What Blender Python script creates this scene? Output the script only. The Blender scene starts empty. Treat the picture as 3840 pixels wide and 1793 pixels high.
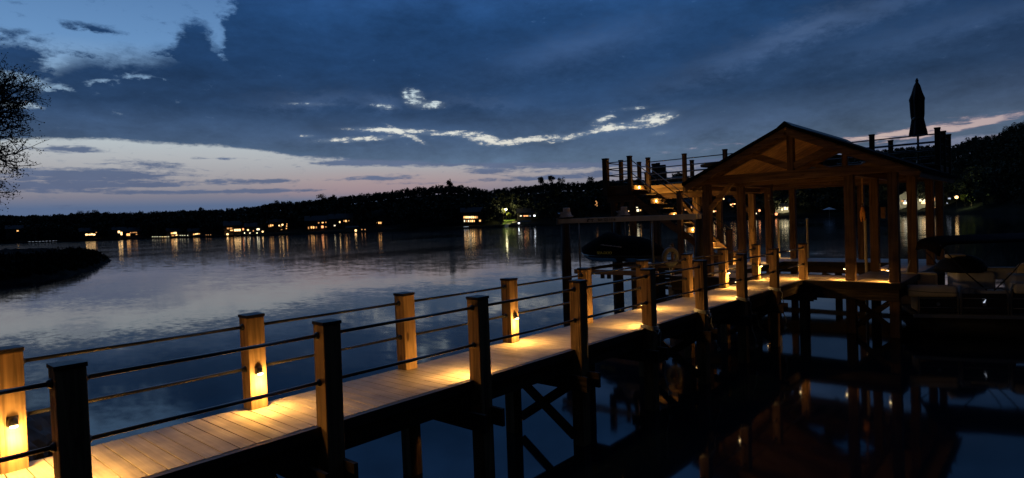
import bpy, bmesh, math, random
import numpy as np
from mathutils import Vector, Matrix
R = math.radians
rng = random.Random(7)
nrg = np.random.RandomState(11)
scene = bpy.context.scene
COL = scene.collection

# ------------------------------------------------------------------ camera
W, H = 3840.0, 1793.0
FPX, PITCH, ROLL, YAW = 2320.5, -0.02714, -0.0365, -0.72498
CAM = Vector((0, 0, 3.336))
fw = Vector((math.sin(YAW)*math.cos(PITCH), math.cos(YAW)*math.cos(PITCH), math.sin(PITCH)))
_r0 = Vector((math.cos(YAW), -math.sin(YAW), 0)); _u0 = _r0.cross(fw)
rt = _r0*math.cos(ROLL) + _u0*math.sin(ROLL)
up = _u0*math.cos(ROLL) - _r0*math.sin(ROLL)
cam_data = bpy.data.cameras.new('camera')
cam = bpy.data.objects.new('camera', cam_data); COL.objects.link(cam)
M = Matrix(((rt.x, up.x, -fw.x, 0), (rt.y, up.y, -fw.y, 0), (rt.z, up.z, -fw.z, CAM.z), (0, 0, 0, 1)))
cam.matrix_world = M
cam_data.sensor_width = 36; cam_data.lens = FPX/W*36; cam_data.clip_end = 6000; cam_data.clip_start = 0.05
scene.camera = cam

def ray(x, y): return fw + rt*((x-W/2)/FPX) + up*((H/2-y)/FPX)
def on_z(x, y, z): d = ray(x, y); return CAM + d*((z-CAM.z)/d.z)
def on_y(x, y, Y): d = ray(x, y); return CAM + d*(Y/d.y)
def on_x(x, y, X): d = ray(x, y); return CAM + d*(X/d.x)
def at_dist(x, y, D): d = ray(x, y); return CAM + d*(D/math.hypot(d.x, d.y))
def horizon(x):
    lo, hi = -500, 2500
    for _ in range(40):
        m = (lo+hi)/2
        if ray(x, m).z > 0: lo = m
        else: hi = m
    return lo

# ------------------------------------------------------------------ tagging
def tag(o, label=None, cat=None, group=None, kind=None):
    if label: o['label'] = label
    if cat: o['category'] = cat
    if group: o['group'] = group
    if kind: o['kind'] = kind
    return o
def empty(name, loc=(0, 0, 0), rz=0):
    o = bpy.data.objects.new(name, None); COL.objects.link(o)
    o.location = loc; o.rotation_euler = (0, 0, rz); o.empty_display_size = 0.2
    return o

# ------------------------------------------------------------------ mesh builder
class MB:
    def __init__(s): s.v = []; s.f = []
    def add(s, vs, fs):
        n = len(s.v); s.v += [tuple(p) for p in vs]; s.f += [tuple(i+n for i in f) for f in fs]; return s
    def box(s, x0, x1, y0, y1, z0, z1):
        return s.add([(x0,y0,z0),(x1,y0,z0),(x1,y1,z0),(x0,y1,z0),(x0,y0,z1),(x1,y0,z1),(x1,y1,z1),(x0,y1,z1)],
                     [(0,3,2,1),(4,5,6,7),(0,1,5,4),(1,2,6,5),(2,3,7,6),(3,0,4,7)])
    def bar(s, p, q, w, h, upv=(0, 0, 1)):
        p, q = Vector(p), Vector(q); d = (q-p).normalized(); u = Vector(upv)
        sd = d.cross(u)
        if sd.length < 1e-4: sd = d.cross(Vector((0, 1, 0)))
        sd.normalize(); u = sd.cross(d)
        a, b = sd*w/2, u*h/2
        vs = [p-a-b, p+a-b, p+a+b, p-a+b, q-a-b, q+a-b, q+a+b, q-a+b]
        return s.add(vs, [(0,1,2,3),(4,7,6,5),(0,4,5,1),(1,5,6,2),(2,6,7,3),(3,7,4,0)])
    def tube(s, pts, r, n=8, cap=True):
        pts = [Vector(p) for p in pts]; rs = r if isinstance(r, (list, tuple)) else [r]*len(pts)
        rings = []; prev = None
        for i, p in enumerate(pts):
            d = (pts[min(i+1, len(pts)-1)] - pts[max(i-1, 0)])
            if d.length < 1e-9: d = Vector((0, 0, 1))
            d.normalize()
            if prev is None:
                a = d.cross(Vector((0, 0, 1)))
                if a.length < 1e-3: a = d.cross(Vector((0, 1, 0)))
            else: a = prev - d*prev.dot(d)
            a.normalize(); prev = a; b = d.cross(a)
            rings.append([p + (a*math.cos(2*math.pi*k/n) + b*math.sin(2*math.pi*k/n))*rs[i] for k in range(n)])
        vs = [v for rg in rings for v in rg]; fs = []
        for i in range(len(pts)-1):
            for k in range(n):
                k2 = (k+1) % n; fs.append((i*n+k, i*n+k2, (i+1)*n+k2, (i+1)*n+k))
        if cap: fs.append(tuple(range(n-1, -1, -1))); fs.append(tuple((len(pts)-1)*n+k for k in range(n)))
        return s.add(vs, fs)
    def lathe(s, prof, n=24, c=(0, 0, 0), wob=None):
        vs = []; fs = []
        for i, (r, z) in enumerate(prof):
            for k in range(n):
                a = 2*math.pi*k/n; rr = r*(wob(a, z) if wob else 1)
                vs.append((c[0]+rr*math.cos(a), c[1]+rr*math.sin(a), c[2]+z))
        for i in range(len(prof)-1):
            for k in range(n):
                k2 = (k+1) % n; fs.append((i*n+k, i*n+k2, (i+1)*n+k2, (i+1)*n+k))
        fs.append(tuple(range(n-1, -1, -1))); fs.append(tuple((len(prof)-1)*n+k for k in range(n)))
        return s.add(vs, fs)
    def prism(s, pts, off):
        n = len(pts); off = Vector(off); P = [Vector(p) for p in pts]
        vs = P + [p+off for p in P]
        return s.add(vs, [tuple(range(n-1, -1, -1)), tuple(range(n, 2*n))] + [(i, (i+1) % n, n+(i+1) % n, n+i) for i in range(n)])
    def rbox(s, x0, x1, y0, y1, z0, z1, r=0.05, seg=3):      # rounded box
        bm = bmesh.new(); bmesh.ops.create_cube(bm, size=1)
        for v in bm.verts:
            v.co = Vector(((x0+x1)/2 + v.co.x*(x1-x0), (y0+y1)/2 + v.co.y*(y1-y0), (z0+z1)/2 + v.co.z*(z1-z0)))
        bmesh.ops.bevel(bm, geom=bm.edges[:], offset=r, segments=seg, affect='EDGES', profile=0.5)
        bm.verts.index_update()
        s.add([v.co.copy() for v in bm.verts], [tuple(v.index for v in f.verts) for f in bm.faces]); bm.free(); return s
    def build(s, name, mat, parent=None, smooth=False, bevel=0.0, origin=None):
        me = bpy.data.meshes.new(name)
        vs = s.v
        if origin is not None:
            o0 = Vector(origin); vs = [(p[0]-o0.x, p[1]-o0.y, p[2]-o0.z) for p in vs]
        me.from_pydata(vs, [], s.f); me.update()
        bm = bmesh.new(); bm.from_mesh(me); bmesh.ops.recalc_face_normals(bm, faces=bm.faces[:]); bm.to_mesh(me); bm.free()
        if mat: me.materials.append(mat)
        if smooth: me.shade_smooth()
        o = bpy.data.objects.new(name, me); COL.objects.link(o)
        if origin is not None: o.location = origin
        if parent: o.parent = parent
        if bevel:
            b = o.modifiers.new('soft_edges', 'BEVEL'); b.width = bevel; b.segments = 2; b.limit_method = 'ANGLE'
        return o

def raw_mesh(name, verts, quads, mat, parent=None, loc=None):
    """fast path for very large numbers of separate quads (numpy)"""
    me = bpy.data.meshes.new(name)
    nv, nf = len(verts), len(quads)
    me.vertices.add(nv); me.vertices.foreach_set('co', np.asarray(verts, np.float32).ravel())
    me.loops.add(nf*4); me.loops.foreach_set('vertex_index', np.asarray(quads, np.int32).ravel())
    me.polygons.add(nf)
    me.polygons.foreach_set('loop_start', np.arange(0, nf*4, 4, dtype=np.int32))
    me.update(calc_edges=True); me.validate()
    me.materials.append(mat)
    o = bpy.data.objects.new(name, me); COL.objects.link(o)
    if loc is not None: o.location = loc
    if parent: o.parent = parent
    return o

# ------------------------------------------------------------------ materials
MATS = {}
def nodes_of(name):
    m = bpy.data.materials.new(name); m.use_nodes = True
    nt = m.node_tree; return m, nt, nt.nodes['Principled BSDF']
def plain(name, col, rough=0.6, metal=0.0, noise=0.25, scale=12.0, bump=0.0):
    if name in MATS: return MATS[name]
    m, nt, b = nodes_of(name)
    b.inputs['Roughness'].default_value = rough; b.inputs['Metallic'].default_value = metal
    tc = nt.nodes.new('ShaderNodeTexCoord'); nz = nt.nodes.new('ShaderNodeTexNoise')
    nz.inputs['Scale'].default_value = scale; nz.inputs['Detail'].default_value = 5
    nt.links.new(tc.outputs['Object'], nz.inputs['Vector'])
    rp = nt.nodes.new('ShaderNodeValToRGB')
    rp.color_ramp.elements[0].position = 0.3; rp.color_ramp.elements[1].position = 0.7
    rp.color_ramp.elements[0].color = (*[c*(1-noise) for c in col], 1)
    rp.color_ramp.elements[1].color = (*[min(1, c*(1+noise)) for c in col], 1)
    nt.links.new(nz.outputs['Fac'], rp.inputs['Fac']); nt.links.new(rp.outputs['Color'], b.inputs['Base Color'])
    if bump:
        bp = nt.nodes.new('ShaderNodeBump'); bp.inputs['Strength'].default_value = bump; bp.inputs['Distance'].default_value = 0.02
        nt.links.new(nz.outputs['Fac'], bp.inputs['Height']); nt.links.new(bp.outputs['Normal'], b.inputs['Normal'])
    MATS[name] = m; return m
def wood(name, col, axis='z', rough=0.7, contrast=0.62, knots=True):
    if name in MATS: return MATS[name]
    m, nt, b = nodes_of(name)
    N, L = nt.nodes, nt.links
    tc = N.new('ShaderNodeTexCoord'); oi = N.new('ShaderNodeObjectInfo')
    ad = N.new('ShaderNodeVectorMath'); ad.operation = 'ADD'
    sc = N.new('ShaderNodeVectorMath'); sc.operation = 'SCALE'; sc.inputs['Scale'].default_value = 37.0
    cx = N.new('ShaderNodeCombineXYZ')
    for k in range(3): L.new(oi.outputs['Random'], cx.inputs[k])
    L.new(cx.outputs[0], sc.inputs[0]); L.new(tc.outputs['Object'], ad.inputs[0]); L.new(sc.outputs[0], ad.inputs[1])
    mp = N.new('ShaderNodeMapping'); s = {'x': (0.9, 16, 16), 'y': (16, 0.9, 16), 'z': (16, 16, 0.9)}[axis]
    mp.inputs['Scale'].default_value = s; L.new(ad.outputs[0], mp.inputs['Vector'])
    n1 = N.new('ShaderNodeTexNoise'); n1.inputs['Scale'].default_value = 1.0; n1.inputs['Detail'].default_value = 7; n1.inputs['Distortion'].default_value = 0.6
    L.new(mp.outputs[0], n1.inputs['Vector'])
    n2 = N.new('ShaderNodeTexNoise'); n2.inputs['Scale'].default_value = 2.3; n2.inputs['Detail'].default_value = 3
    L.new(ad.outputs[0], n2.inputs['Vector'])
    rp = N.new('ShaderNodeValToRGB'); e = rp.color_ramp.elements
    e[0].position = 0.3; e[1].position = 0.72
    e[0].color = (*[c*(1-contrast) for c in col], 1); e[1].color = (*[min(1, c*(1+contrast*0.6)) for c in col], 1)
    L.new(n1.outputs['Fac'], rp.inputs['Fac'])
    mx = N.new('ShaderNodeMix'); mx.data_type = 'RGBA'; mx.blend_type = 'MULTIPLY'; mx.inputs[0].default_value = 0.8
    r2 = N.new('ShaderNodeValToRGB'); r2.color_ramp.elements[0].color = (0.6, 0.56, 0.52, 1); r2.color_ramp.elements[0].position = 0.3; r2.color_ramp.elements[1].position = 0.65
    L.new(n2.outputs['Fac'], r2.inputs['Fac']); L.new(rp.outputs['Color'], mx.inputs[6]); L.new(r2.outputs['Color'], mx.inputs[7])
    out = mx.outputs[2]
    if knots:
        vo = N.new('ShaderNodeTexVoronoi'); vo.inputs['Scale'].default_value = 1.0
        mk = N.new('ShaderNodeMapping'); mk.inputs['Scale'].default_value = {'x': (1.6, 5, 5), 'y': (5, 1.6, 5), 'z': (5, 5, 1.6)}[axis]
        L.new(ad.outputs[0], mk.inputs['Vector']); L.new(mk.outputs[0], vo.inputs['Vector'])
        kr = N.new('ShaderNodeValToRGB'); kr.color_ramp.elements[0].position = 0.07; kr.color_ramp.elements[1].position = 0.13
        kr.color_ramp.elements[0].color = (0.3, 0.25, 0.2, 1); kr.color_ramp.elements[1].color = (1, 1, 1, 1)
        L.new(vo.outputs['Distance'], kr.inputs['Fac'])
        m2 = N.new('ShaderNodeMix'); m2.data_type = 'RGBA'; m2.blend_type = 'MULTIPLY'; m2.inputs[0].default_value = 1
        L.new(out, m2.inputs[6]); L.new(kr.outputs['Color'], m2.inputs[7]); out = m2.outputs[2]
        mc = N.new('ShaderNodeMapping'); mc.inputs['Scale'].default_value = {'x': (0.7, 26, 26), 'y': (26, 0.7, 26), 'z': (26, 26, 0.7)}[axis]
        nc = N.new('ShaderNodeTexNoise'); nc.inputs['Scale'].default_value = 1.0; nc.inputs['Detail'].default_value = 2; nc.inputs['Distortion'].default_value = 0.3
        L.new(ad.outputs[0], mc.inputs['Vector']); L.new(mc.outputs[0], nc.inputs['Vector'])
        cr = N.new('ShaderNodeValToRGB'); cr.color_ramp.elements[0].position = 0.665; cr.color_ramp.elements[1].position = 0.70
        cr.color_ramp.elements[0].color = (1, 1, 1, 1); cr.color_ramp.elements[1].color = (0.28, 0.24, 0.2, 1)
        L.new(nc.outputs['Fac'], cr.inputs['Fac'])
        m3 = N.new('ShaderNodeMix'); m3.data_type = 'RGBA'; m3.blend_type = 'MULTIPLY'; m3.inputs[0].default_value = 1
        L.new(out, m3.inputs[6]); L.new(cr.outputs['Color'], m3.inputs[7]); out = m3.outputs[2]
    L.new(out, b.inputs['Base Color']); b.inputs['Roughness'].default_value = rough
    bp = N.new('ShaderNodeBump'); bp.inputs['Strength'].default_value = 0.6; bp.inputs['Distance'].default_value = 0.012
    L.new(n1.outputs['Fac'], bp.inputs['Height']); L.new(bp.outputs['Normal'], b.inputs['Normal'])
    MATS[name] = m; return m
def glow(name, col, strength, rough=0.5):
    if name in MATS: return MATS[name]
    m, nt, b = nodes_of(name)
    b.inputs['Base Color'].default_value = (*[min(1, c*0.5) for c in col], 1)
    b.inputs['Emission Color'].default_value = (*col, 1); b.inputs['Emission Strength'].default_value = strength
    b.inputs['Roughness'].default_value = rough
    MATS[name] = m; return m
def boards(name, col, axis, pitch, rough=0.7, gap=0.06, contrast=0.35):
    """wood with tongue-and-groove joints every `pitch` metres along `axis` (object space)"""
    m = wood(name, col, 'x' if axis != 'x' else 'y', rough, contrast)
    if m.get('jointed'): return m
    nt = m.node_tree; N, L = nt.nodes, nt.links
    b = N['Principled BSDF']; src = b.inputs['Base Color'].links[0].from_socket
    tc = N.new('ShaderNodeTexCoord'); sx = N.new('ShaderNodeSeparateXYZ'); L.new(tc.outputs['Object'], sx.inputs[0])
    d = N.new('ShaderNodeMath'); d.operation = 'DIVIDE'; d.inputs[1].default_value = pitch
    L.new(sx.outputs['xyz'.index(axis)], d.inputs[0])
    fr = N.new('ShaderNodeMath'); fr.operation = 'FRACT'; L.new(d.outputs[0], fr.inputs[0])
    gt = N.new('ShaderNodeMath'); gt.operation = 'GREATER_THAN'; gt.inputs[1].default_value = gap; L.new(fr.outputs[0], gt.inputs[0])
    fl = N.new('ShaderNodeMath'); fl.operation = 'FLOOR'; L.new(d.outputs[0], fl.inputs[0])
    wn = N.new('ShaderNodeTexWhiteNoise'); wn.noise_dimensions = '1D'; L.new(fl.outputs[0], wn.inputs['W'])
    mr = N.new('ShaderNodeMapRange'); mr.inputs['To Min'].default_value = 0.7; mr.inputs['To Max'].default_value = 1.15; L.new(wn.outputs['Value'], mr.inputs['Value'])
    m1 = N.new('ShaderNodeMath'); m1.operation = 'MULTIPLY'; L.new(gt.outputs[0], m1.inputs[0]); L.new(mr.outputs[0], m1.inputs[1])
    ad = N.new('ShaderNodeMath'); ad.operation = 'MAXIMUM'; ad.inputs[1].default_value = 0.25; L.new(m1.outputs[0], ad.inputs[0])
    sc = N.new('ShaderNodeVectorMath'); sc.operation = 'SCALE'; L.new(src, sc.inputs[0]); L.new(ad.outputs[0], sc.inputs['Scale'])
    L.new(sc.outputs[0], b.inputs['Base Color']); m['jointed'] = 1
    return m

PINE_Z = wood('pine_post_wood', (0.36, 0.215, 0.10), 'z')
PINE_X = wood('pine_beam_wood', (0.36, 0.215, 0.10), 'x')
PINE_Y = wood('pine_plank_wood', (0.36, 0.215, 0.10), 'y')
STAIN_Z = wood('stained_post_wood', (0.17, 0.10, 0.056), 'z', 0.6)
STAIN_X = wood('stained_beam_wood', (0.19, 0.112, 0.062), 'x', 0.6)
STAIN_Y = wood('stained_plate_wood', (0.19, 0.112, 0.062), 'y', 0.6)
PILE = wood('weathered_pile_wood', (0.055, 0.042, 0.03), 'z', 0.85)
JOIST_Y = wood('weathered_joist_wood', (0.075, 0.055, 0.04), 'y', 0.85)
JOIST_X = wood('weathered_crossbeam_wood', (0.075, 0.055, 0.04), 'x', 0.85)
TRIM = plain('dark_trim_paint', (0.025, 0.02, 0.017), 0.55)
BLACK = plain('black_metal', (0.02, 0.018, 0.016), 0.28, 0.0); BLACK.node_tree.nodes['Principled BSDF'].inputs['IOR'].default_value = 1.75
CAPM = plain('dark_cap_paint', (0.02, 0.015, 0.012), 0.5, 0, 0.3, 30)
GALV = plain('galvanised_steel', (0.33, 0.33, 0.34), 0.45, 0.6, 0.2, 6)
ROPE = plain('white_rope_fibre', (0.5, 0.48, 0.44), 0.9, 0, 0.3, 80)
PVC = plain('pvc_plastic', (0.55, 0.45, 0.30), 0.5, 0, 0.15, 8)
WARM = (1.0, 0.565, 0.15)
BULB = glow('warm_bulb', (1.0, 0.74, 0.36), 9.0)

def matte(m):
    m.node_tree.nodes['Principled BSDF'].inputs['Specular IOR Level'].default_value = 0.05; return m
# deck boards: warm grey composite, each board slightly different
def deck_material():
    m, nt, b = nodes_of('composite_deck_board'); N, L = nt.nodes, nt.links
    tc = N.new('ShaderNodeTexCoord'); mp = N.new('ShaderNodeMapping'); mp.inputs['Scale'].default_value = (2.2, 55, 8)
    L.new(tc.outputs['Object'], mp.inputs[0])
    n1 = N.new('ShaderNodeTexNoise'); n1.inputs['Scale'].default_value = 1; n1.inputs['Detail'].default_value = 6; L.new(mp.outputs[0], n1.inputs[0])
    n2 = N.new('ShaderNodeTexNoise'); n2.inputs['Scale'].default_value = 3.5; n2.inputs['Detail'].default_value = 4; L.new(tc.outputs['Object'], n2.inputs[0])
    sx = N.new('ShaderNodeSeparateXYZ'); L.new(tc.outputs['Object'], sx.inputs[0])
    d = N.new('ShaderNodeMath'); d.operation = 'DIVIDE'; d.inputs[1].default_value = 0.1465; L.new(sx.outputs[1], d.inputs[0])
    fl = N.new('ShaderNodeMath'); fl.operation = 'FLOOR'; L.new(d.outputs[0], fl.inputs[0])
    wn = N.new('ShaderNodeTexWhiteNoise'); wn.noise_dimensions = '1D'; L.new(fl.outputs[0], wn.inputs['W'])
    rp = N.new('ShaderNodeValToRGB'); e = rp.color_ramp.elements
    e[0].position = 0.25; e[1].position = 0.75; e[0].color = (0.235, 0.178, 0.115, 1); e[1].color = (0.36, 0.282, 0.185, 1)
    L.new(n1.outputs['Fac'], rp.inputs[0])
    mr = N.new('ShaderNodeMapRange'); mr.inputs['To Min'].default_value = 0.82; mr.inputs['To Max'].default_value = 1.12; L.new(wn.outputs['Value'], mr.inputs['Value'])
    m2 = N.new('ShaderNodeMapRange'); m2.inputs['From Min'].default_value = 0.3; m2.inputs['From Max'].default_value = 0.7; m2.inputs['To Min'].default_value = 0.66; m2.inputs['To Max'].default_value = 1.12; L.new(n2.outputs['Fac'], m2.inputs['Value'])
    mu = N.new('ShaderNodeMath'); mu.operation = 'MULTIPLY'; L.new(mr.outputs[0], mu.inputs[0]); L.new(m2.outputs[0], mu.inputs[1])
    sc = N.new('ShaderNodeVectorMath'); sc.operation = 'SCALE'; L.new(rp.outputs[0], sc.inputs[0]); L.new(mu.outputs[0], sc.inputs['Scale'])
    L.new(sc.outputs[0], b.inputs['Base Color'])
    b.inputs['Roughness'].default_value = 0.5
    bp = N.new('ShaderNodeBump'); bp.inputs['Strength'].default_value = 0.3; bp.inputs['Distance'].default_value = 0.006
    L.new(n1.outputs['Fac'], bp.inputs['Height']); L.new(bp.outputs['Normal'], b.inputs['Normal'])
    return m
DECK = deck_material()

def point(name, loc, power, col=WARM, radius=0.03, parent=None):
    d = bpy.data.lights.new(name, 'POINT'); d.energy = power; d.color = col; d.shadow_soft_size = radius
    o = bpy.data.objects.new(name, d); COL.objects.link(o); o.location = loc
    o.visible_glossy = False          # the modelled bulb is what mirrors in the water
    if parent: o.parent = parent
    return o
def spot(name, loc, power, direction, angle=150, blend=0.6, col=WARM, radius=0.03, parent=None):
    d = bpy.data.lights.new(name, 'SPOT'); d.energy = power; d.color = col; d.shadow_soft_size = radius
    d.spot_size = R(angle); d.spot_blend = blend
    o = bpy.data.objects.new(name, d); COL.objects.link(o); o.location = loc
    o.visible_glossy = False
    o.rotation_euler = Vector(direction).to_track_quat('-Z', 'Y').to_euler()
    if parent: o.parent = parent
    return o

exec_sections = []
# ------------------------------------------------------------------ world: dusk sky with cloud deck
def build_world():
    w = bpy.data.worlds.new('World'); scene.world = w; w.use_nodes = True
    nt = w.node_tree; N, L = nt.nodes, nt.links; N.clear()
    def val(x):
        n = N.new('ShaderNodeValue'); n.outputs[0].default_value = x; return n.outputs[0]
    def mth(op, a, b=None, c=None, clamp=False):
        n = N.new('ShaderNodeMath'); n.operation = op; n.use_clamp = clamp
        for i, x in enumerate((a, b, c)):
            if x is None: continue
            if isinstance(x, (int, float)): n.inputs[i].default_value = x
            else: L.new(x, n.inputs[i])
        return n.outputs[0]
    def sstep(x, a, b):
        n = N.new('ShaderNodeMapRange'); n.interpolation_type = 'SMOOTHSTEP'
        n.inputs['From Min'].default_value = a; n.inputs['From Max'].default_value = b
        L.new(x, n.inputs['Value']); return n.outputs[0]
    def comb(x, y, z=0.0):
        n = N.new('ShaderNodeCombineXYZ')
        for i, q in enumerate((x, y, z)):
            if isinstance(q, (int, float)): n.inputs[i].default_value = q
            else: L.new(q, n.inputs[i])
        return n.outputs[0]
    def noise(x, y, sx, sy, detail=5, rough=0.55, seed=0.0, dist=0.0):
        n = N.new('ShaderNodeTexNoise'); n.noise_dimensions = '3D'
        n.inputs['Scale'].default_value = 1; n.inputs['Detail'].default_value = detail; n.inputs['Roughness'].default_value = rough
        n.inputs['Distortion'].default_value = dist
        L.new(comb(mth('MULTIPLY', x, sx), mth('MULTIPLY', y, sy), seed), n.inputs['Vector'])
        return n.outputs['Fac']
    def mix(f, a, b):
        n = N.new('ShaderNodeMix'); n.data_type = 'RGBA'; n.clamp_factor = True
        if isinstance(f, (int, float)): n.inputs[0].default_value = f
        else: L.new(f, n.inputs[0])
        for i, x in ((6, a), (7, b)):
            if isinstance(x, tuple): n.inputs[i].default_value = (*x, 1)
            else: L.new(x, n.inputs[i])
        return n.outputs[2]
    def ramp(x, lo, hi, stops):
        n = N.new('ShaderNodeValToRGB'); e = n.color_ramp.elements
        while len(e) < len(stops): e.new(0.5)
        for k, (p, c) in enumerate(stops):
            e[k].position = (p-lo)/(hi-lo); e[k].color = (*c, 1)
        mr = N.new('ShaderNodeMapRange'); mr.inputs['From Min'].default_value = lo; mr.inputs['From Max'].default_value = hi
        L.new(x, mr.inputs['Value']); L.new(mr.outputs[0], n.inputs['Fac']); return n.outputs['Color']
    def curve(x, lo, hi, pts, ylo, yhi):
        n = N.new('ShaderNodeFloatCurve'); c = n.mapping.curves[0]; n.mapping.use_clip = False
        P = [((a-lo)/(hi-lo), (b-ylo)/(yhi-ylo)) for a, b in pts]
        c.points[0].location = P[0]; c.points[1].location = P[-1]
        for p in P[1:-1]: c.points.new(*p)
        n.mapping.update()
        mr = N.new('ShaderNodeMapRange'); mr.inputs['From Min'].default_value = lo; mr.inputs['From Max'].default_value = hi
        L.new(x, mr.inputs['Value']); L.new(mr.outputs[0], n.inputs['Value'])
        return mth('ADD', mth('MULTIPLY', n.outputs[0], yhi-ylo), ylo)
    def uv(x, y):                                 # picture point (2576 px wide) -> azimuth offset, elevation in degrees
        d = ray(x*W/2576, y*W/2576)
        a = math.degrees(math.atan2(d.x, d.y) - YAW); e = math.degrees(math.atan2(d.z, math.hypot(d.x, d.y)))
        return a, e
    tc = N.new('ShaderNodeTexCoord'); sp = N.new('ShaderNodeSeparateXYZ'); L.new(tc.outputs['Generated'], sp.inputs[0])
    az = mth('ARCTAN2', sp.outputs[0], sp.outputs[1])
    # offset from the heading, wrapped to +-180
    u = mth('SUBTRACT', az, YAW)
    u = mth('MULTIPLY', mth('WRAP', u, math.pi, -math.pi), 180/math.pi)
    v = mth('MULTIPLY', mth('ARCSINE', mth('MINIMUM', mth('MAXIMUM', sp.outputs[2], -1), 1)), 180/math.pi)
    # domain-warped coordinates give the cloud edges their raggedness
    nA = noise(u, v, 0.16, 0.42, 7, 0.6, 1.3); nB = noise(u, v, 0.5, 1.0, 7, 0.62, 7.7); nC = noise(u, v, 0.10, 0.75, 6, 0.6, 4.1, 0.4)
    nD = noise(u, v, 1.5, 3.2, 6, 0.68, 3.3, 0.25); hf = mth('SUBTRACT', nD, 0.5); nE = noise(u, v, 0.55, 3.4, 6, 0.6, 5.9, 0.5)
    vw = mth('ADD', v, mth('ADD', mth('MULTIPLY', mth('SUBTRACT', nA, 0.5), 1.5), mth('ADD', mth('MULTIPLY', mth('SUBTRACT', nB, 0.5), 2.2), mth('MULTIPLY', hf, 1.3))))
    # ---- clear sky behind the clouds
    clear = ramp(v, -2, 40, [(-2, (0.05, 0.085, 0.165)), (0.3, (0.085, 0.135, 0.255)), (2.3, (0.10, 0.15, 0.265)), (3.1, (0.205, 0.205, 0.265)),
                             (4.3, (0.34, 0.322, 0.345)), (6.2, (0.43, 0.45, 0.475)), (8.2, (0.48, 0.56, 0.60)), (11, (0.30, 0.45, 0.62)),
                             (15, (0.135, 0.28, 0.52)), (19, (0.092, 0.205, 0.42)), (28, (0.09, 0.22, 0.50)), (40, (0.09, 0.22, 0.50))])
    warmth = sstep(mth('ABSOLUTE', mth('SUBTRACT', u, -11.0)), 17, 2)      # afterglow strongest a little left of centre
    pink = mth('MULTIPLY', mth('MULTIPLY', sstep(v, 5.8, 3.6), sstep(v, 2.4, 3.4)), warmth)
    clear = mix(mth('MULTIPLY', pink, 0.42), clear, (0.48, 0.29, 0.29))
    # low sky turns blue-grey toward the right of the heading (overcast there)
    right = sstep(u, 6, 30)
    clear = mix(mth('MULTIPLY', right, 0.7), clear, ramp(v, 0, 20, [(0, (0.10, 0.13, 0.23)), (4, (0.12, 0.15, 0.25)), (8, (0.14, 0.18, 0.29)), (20, (0.08, 0.15, 0.36))]))
    # ---- main cloud deck
    Lo = [uv(x, y) for x, y in [(-300, 350), (0, 352), (100, 353), (250, 353), (400, 358), (500, 362), (600, 373), (690, 386), (760, 398), (860, 402), (1000, 405), (1200, 410), (1400, 412), (1600, 408), (1800, 400), (2050, 380), (2200, 365), (2350, 350), (2576, 335), (2900, 310)]]
    Tp = [uv(x, y) for x, y in [(-300, 200), (0, 200), (60, 212), (110, 196), (160, 165), (250, 150), (330, 152), (420, 143), (490, 122), (525, 128), (545, 100), (562, 60), (585, 10), (615, -60), (680, -160), (900, -260)]]
    lo = curve(u, -50, 50, Lo, 0, 12); uT = mth('ADD', u, mth('ADD', mth('MULTIPLY', mth('SUBTRACT', nB, 0.5), 5.0), mth('MULTIPLY', hf, 2.5)))
    tp = curve(uT, -50, 50, [(-50, Tp[0][1])] + Tp + [(50, 30)], 5, 32)
    edge_lo = sstep(mth('SUBTRACT', mth('ADD', v, mth('ADD', mth('MULTIPLY', mth('SUBTRACT', nC, 0.5), 0.9), mth('MULTIPLY', hf, 0.4))), lo), -0.1, 0.22)
    edge_tp = sstep(mth('SUBTRACT', vw, tp), 1.3, -0.9)
    deck = mth('MULTIPLY', edge_lo, edge_tp)
    # ---- features: (x, y, half-width, half-height in picture px, tilt deg, weight)
    k = FPX*2576/W
    def blobs(lst, uu, vv):
        tot = None
        for (x, y, a, b, th, wt) in lst:
            u0, v0 = uv(x, y); a = math.degrees(a/k)*1.0; b = math.degrees(b/k); c, s = math.cos(R(th)), math.sin(R(th))
            du, dv = mth('SUBTRACT', uu, u0), mth('SUBTRACT', vv, v0)
            p = mth('ADD', mth('MULTIPLY', du, c/a), mth('MULTIPLY', dv, s/a)); q = mth('ADD', mth('MULTIPLY', du, -s/b), mth('MULTIPLY', dv, c/b))
            g = mth('MULTIPLY', mth('EXPONENT', mth('MULTIPLY', mth('ADD', mth('MULTIPLY', p, p), mth('MULTIPLY', q, q)), -1.0)), wt)
            tot = g if tot is None else mth('ADD', tot, g)
        return tot
    uw = mth('ADD', u, mth('MULTIPLY', mth('SUBTRACT', nA, 0.5), 3.0)); vb = mth('ADD', v, mth('MULTIPLY', mth('SUBTRACT', nB, 0.5), 1.1))
    # dark wisps inside the clear patch, upper left
    wisp = blobs([(235, 70, 60, 9, -4, 1.1), (30, 85, 55, 14, 0, 0.8), (60, 170, 75, 32, -10, 1.2), (30, 128, 70, 15, 0, 0.7), (215, 140, 45, 12, 0, 0.8), (494, 100, 30, 42, 0, 1.4), (505, 140, 60, 26, 0, 1.2), (440, 140, 60, 16, 0, 0.8), (560, 20, 30, 30, 0, 0.45), (90, 235, 80, 14, 0, 0.9)], uw, vb)
    deck = mth('MAXIMUM', deck, sstep(mth('ADD', wisp, mth('ADD', mth('MULTIPLY', mth('SUBTRACT', nB, 0.5), 2.2), mth('MULTIPLY', hf, 1.4))), 0.2, 1.15))
    gap = blobs([(545, 85, 13, 45, 14, 1.3), (60, 195, 55, 10, -12, 0.9), (250, 205, 40, 7, 6, 0.9), (360, 190, 50, 8, -5, 0.6), (150, 225, 40, 8, 10, 0.7), (40, 262, 60, 10, 5, 0.7)], uw, vb)
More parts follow.
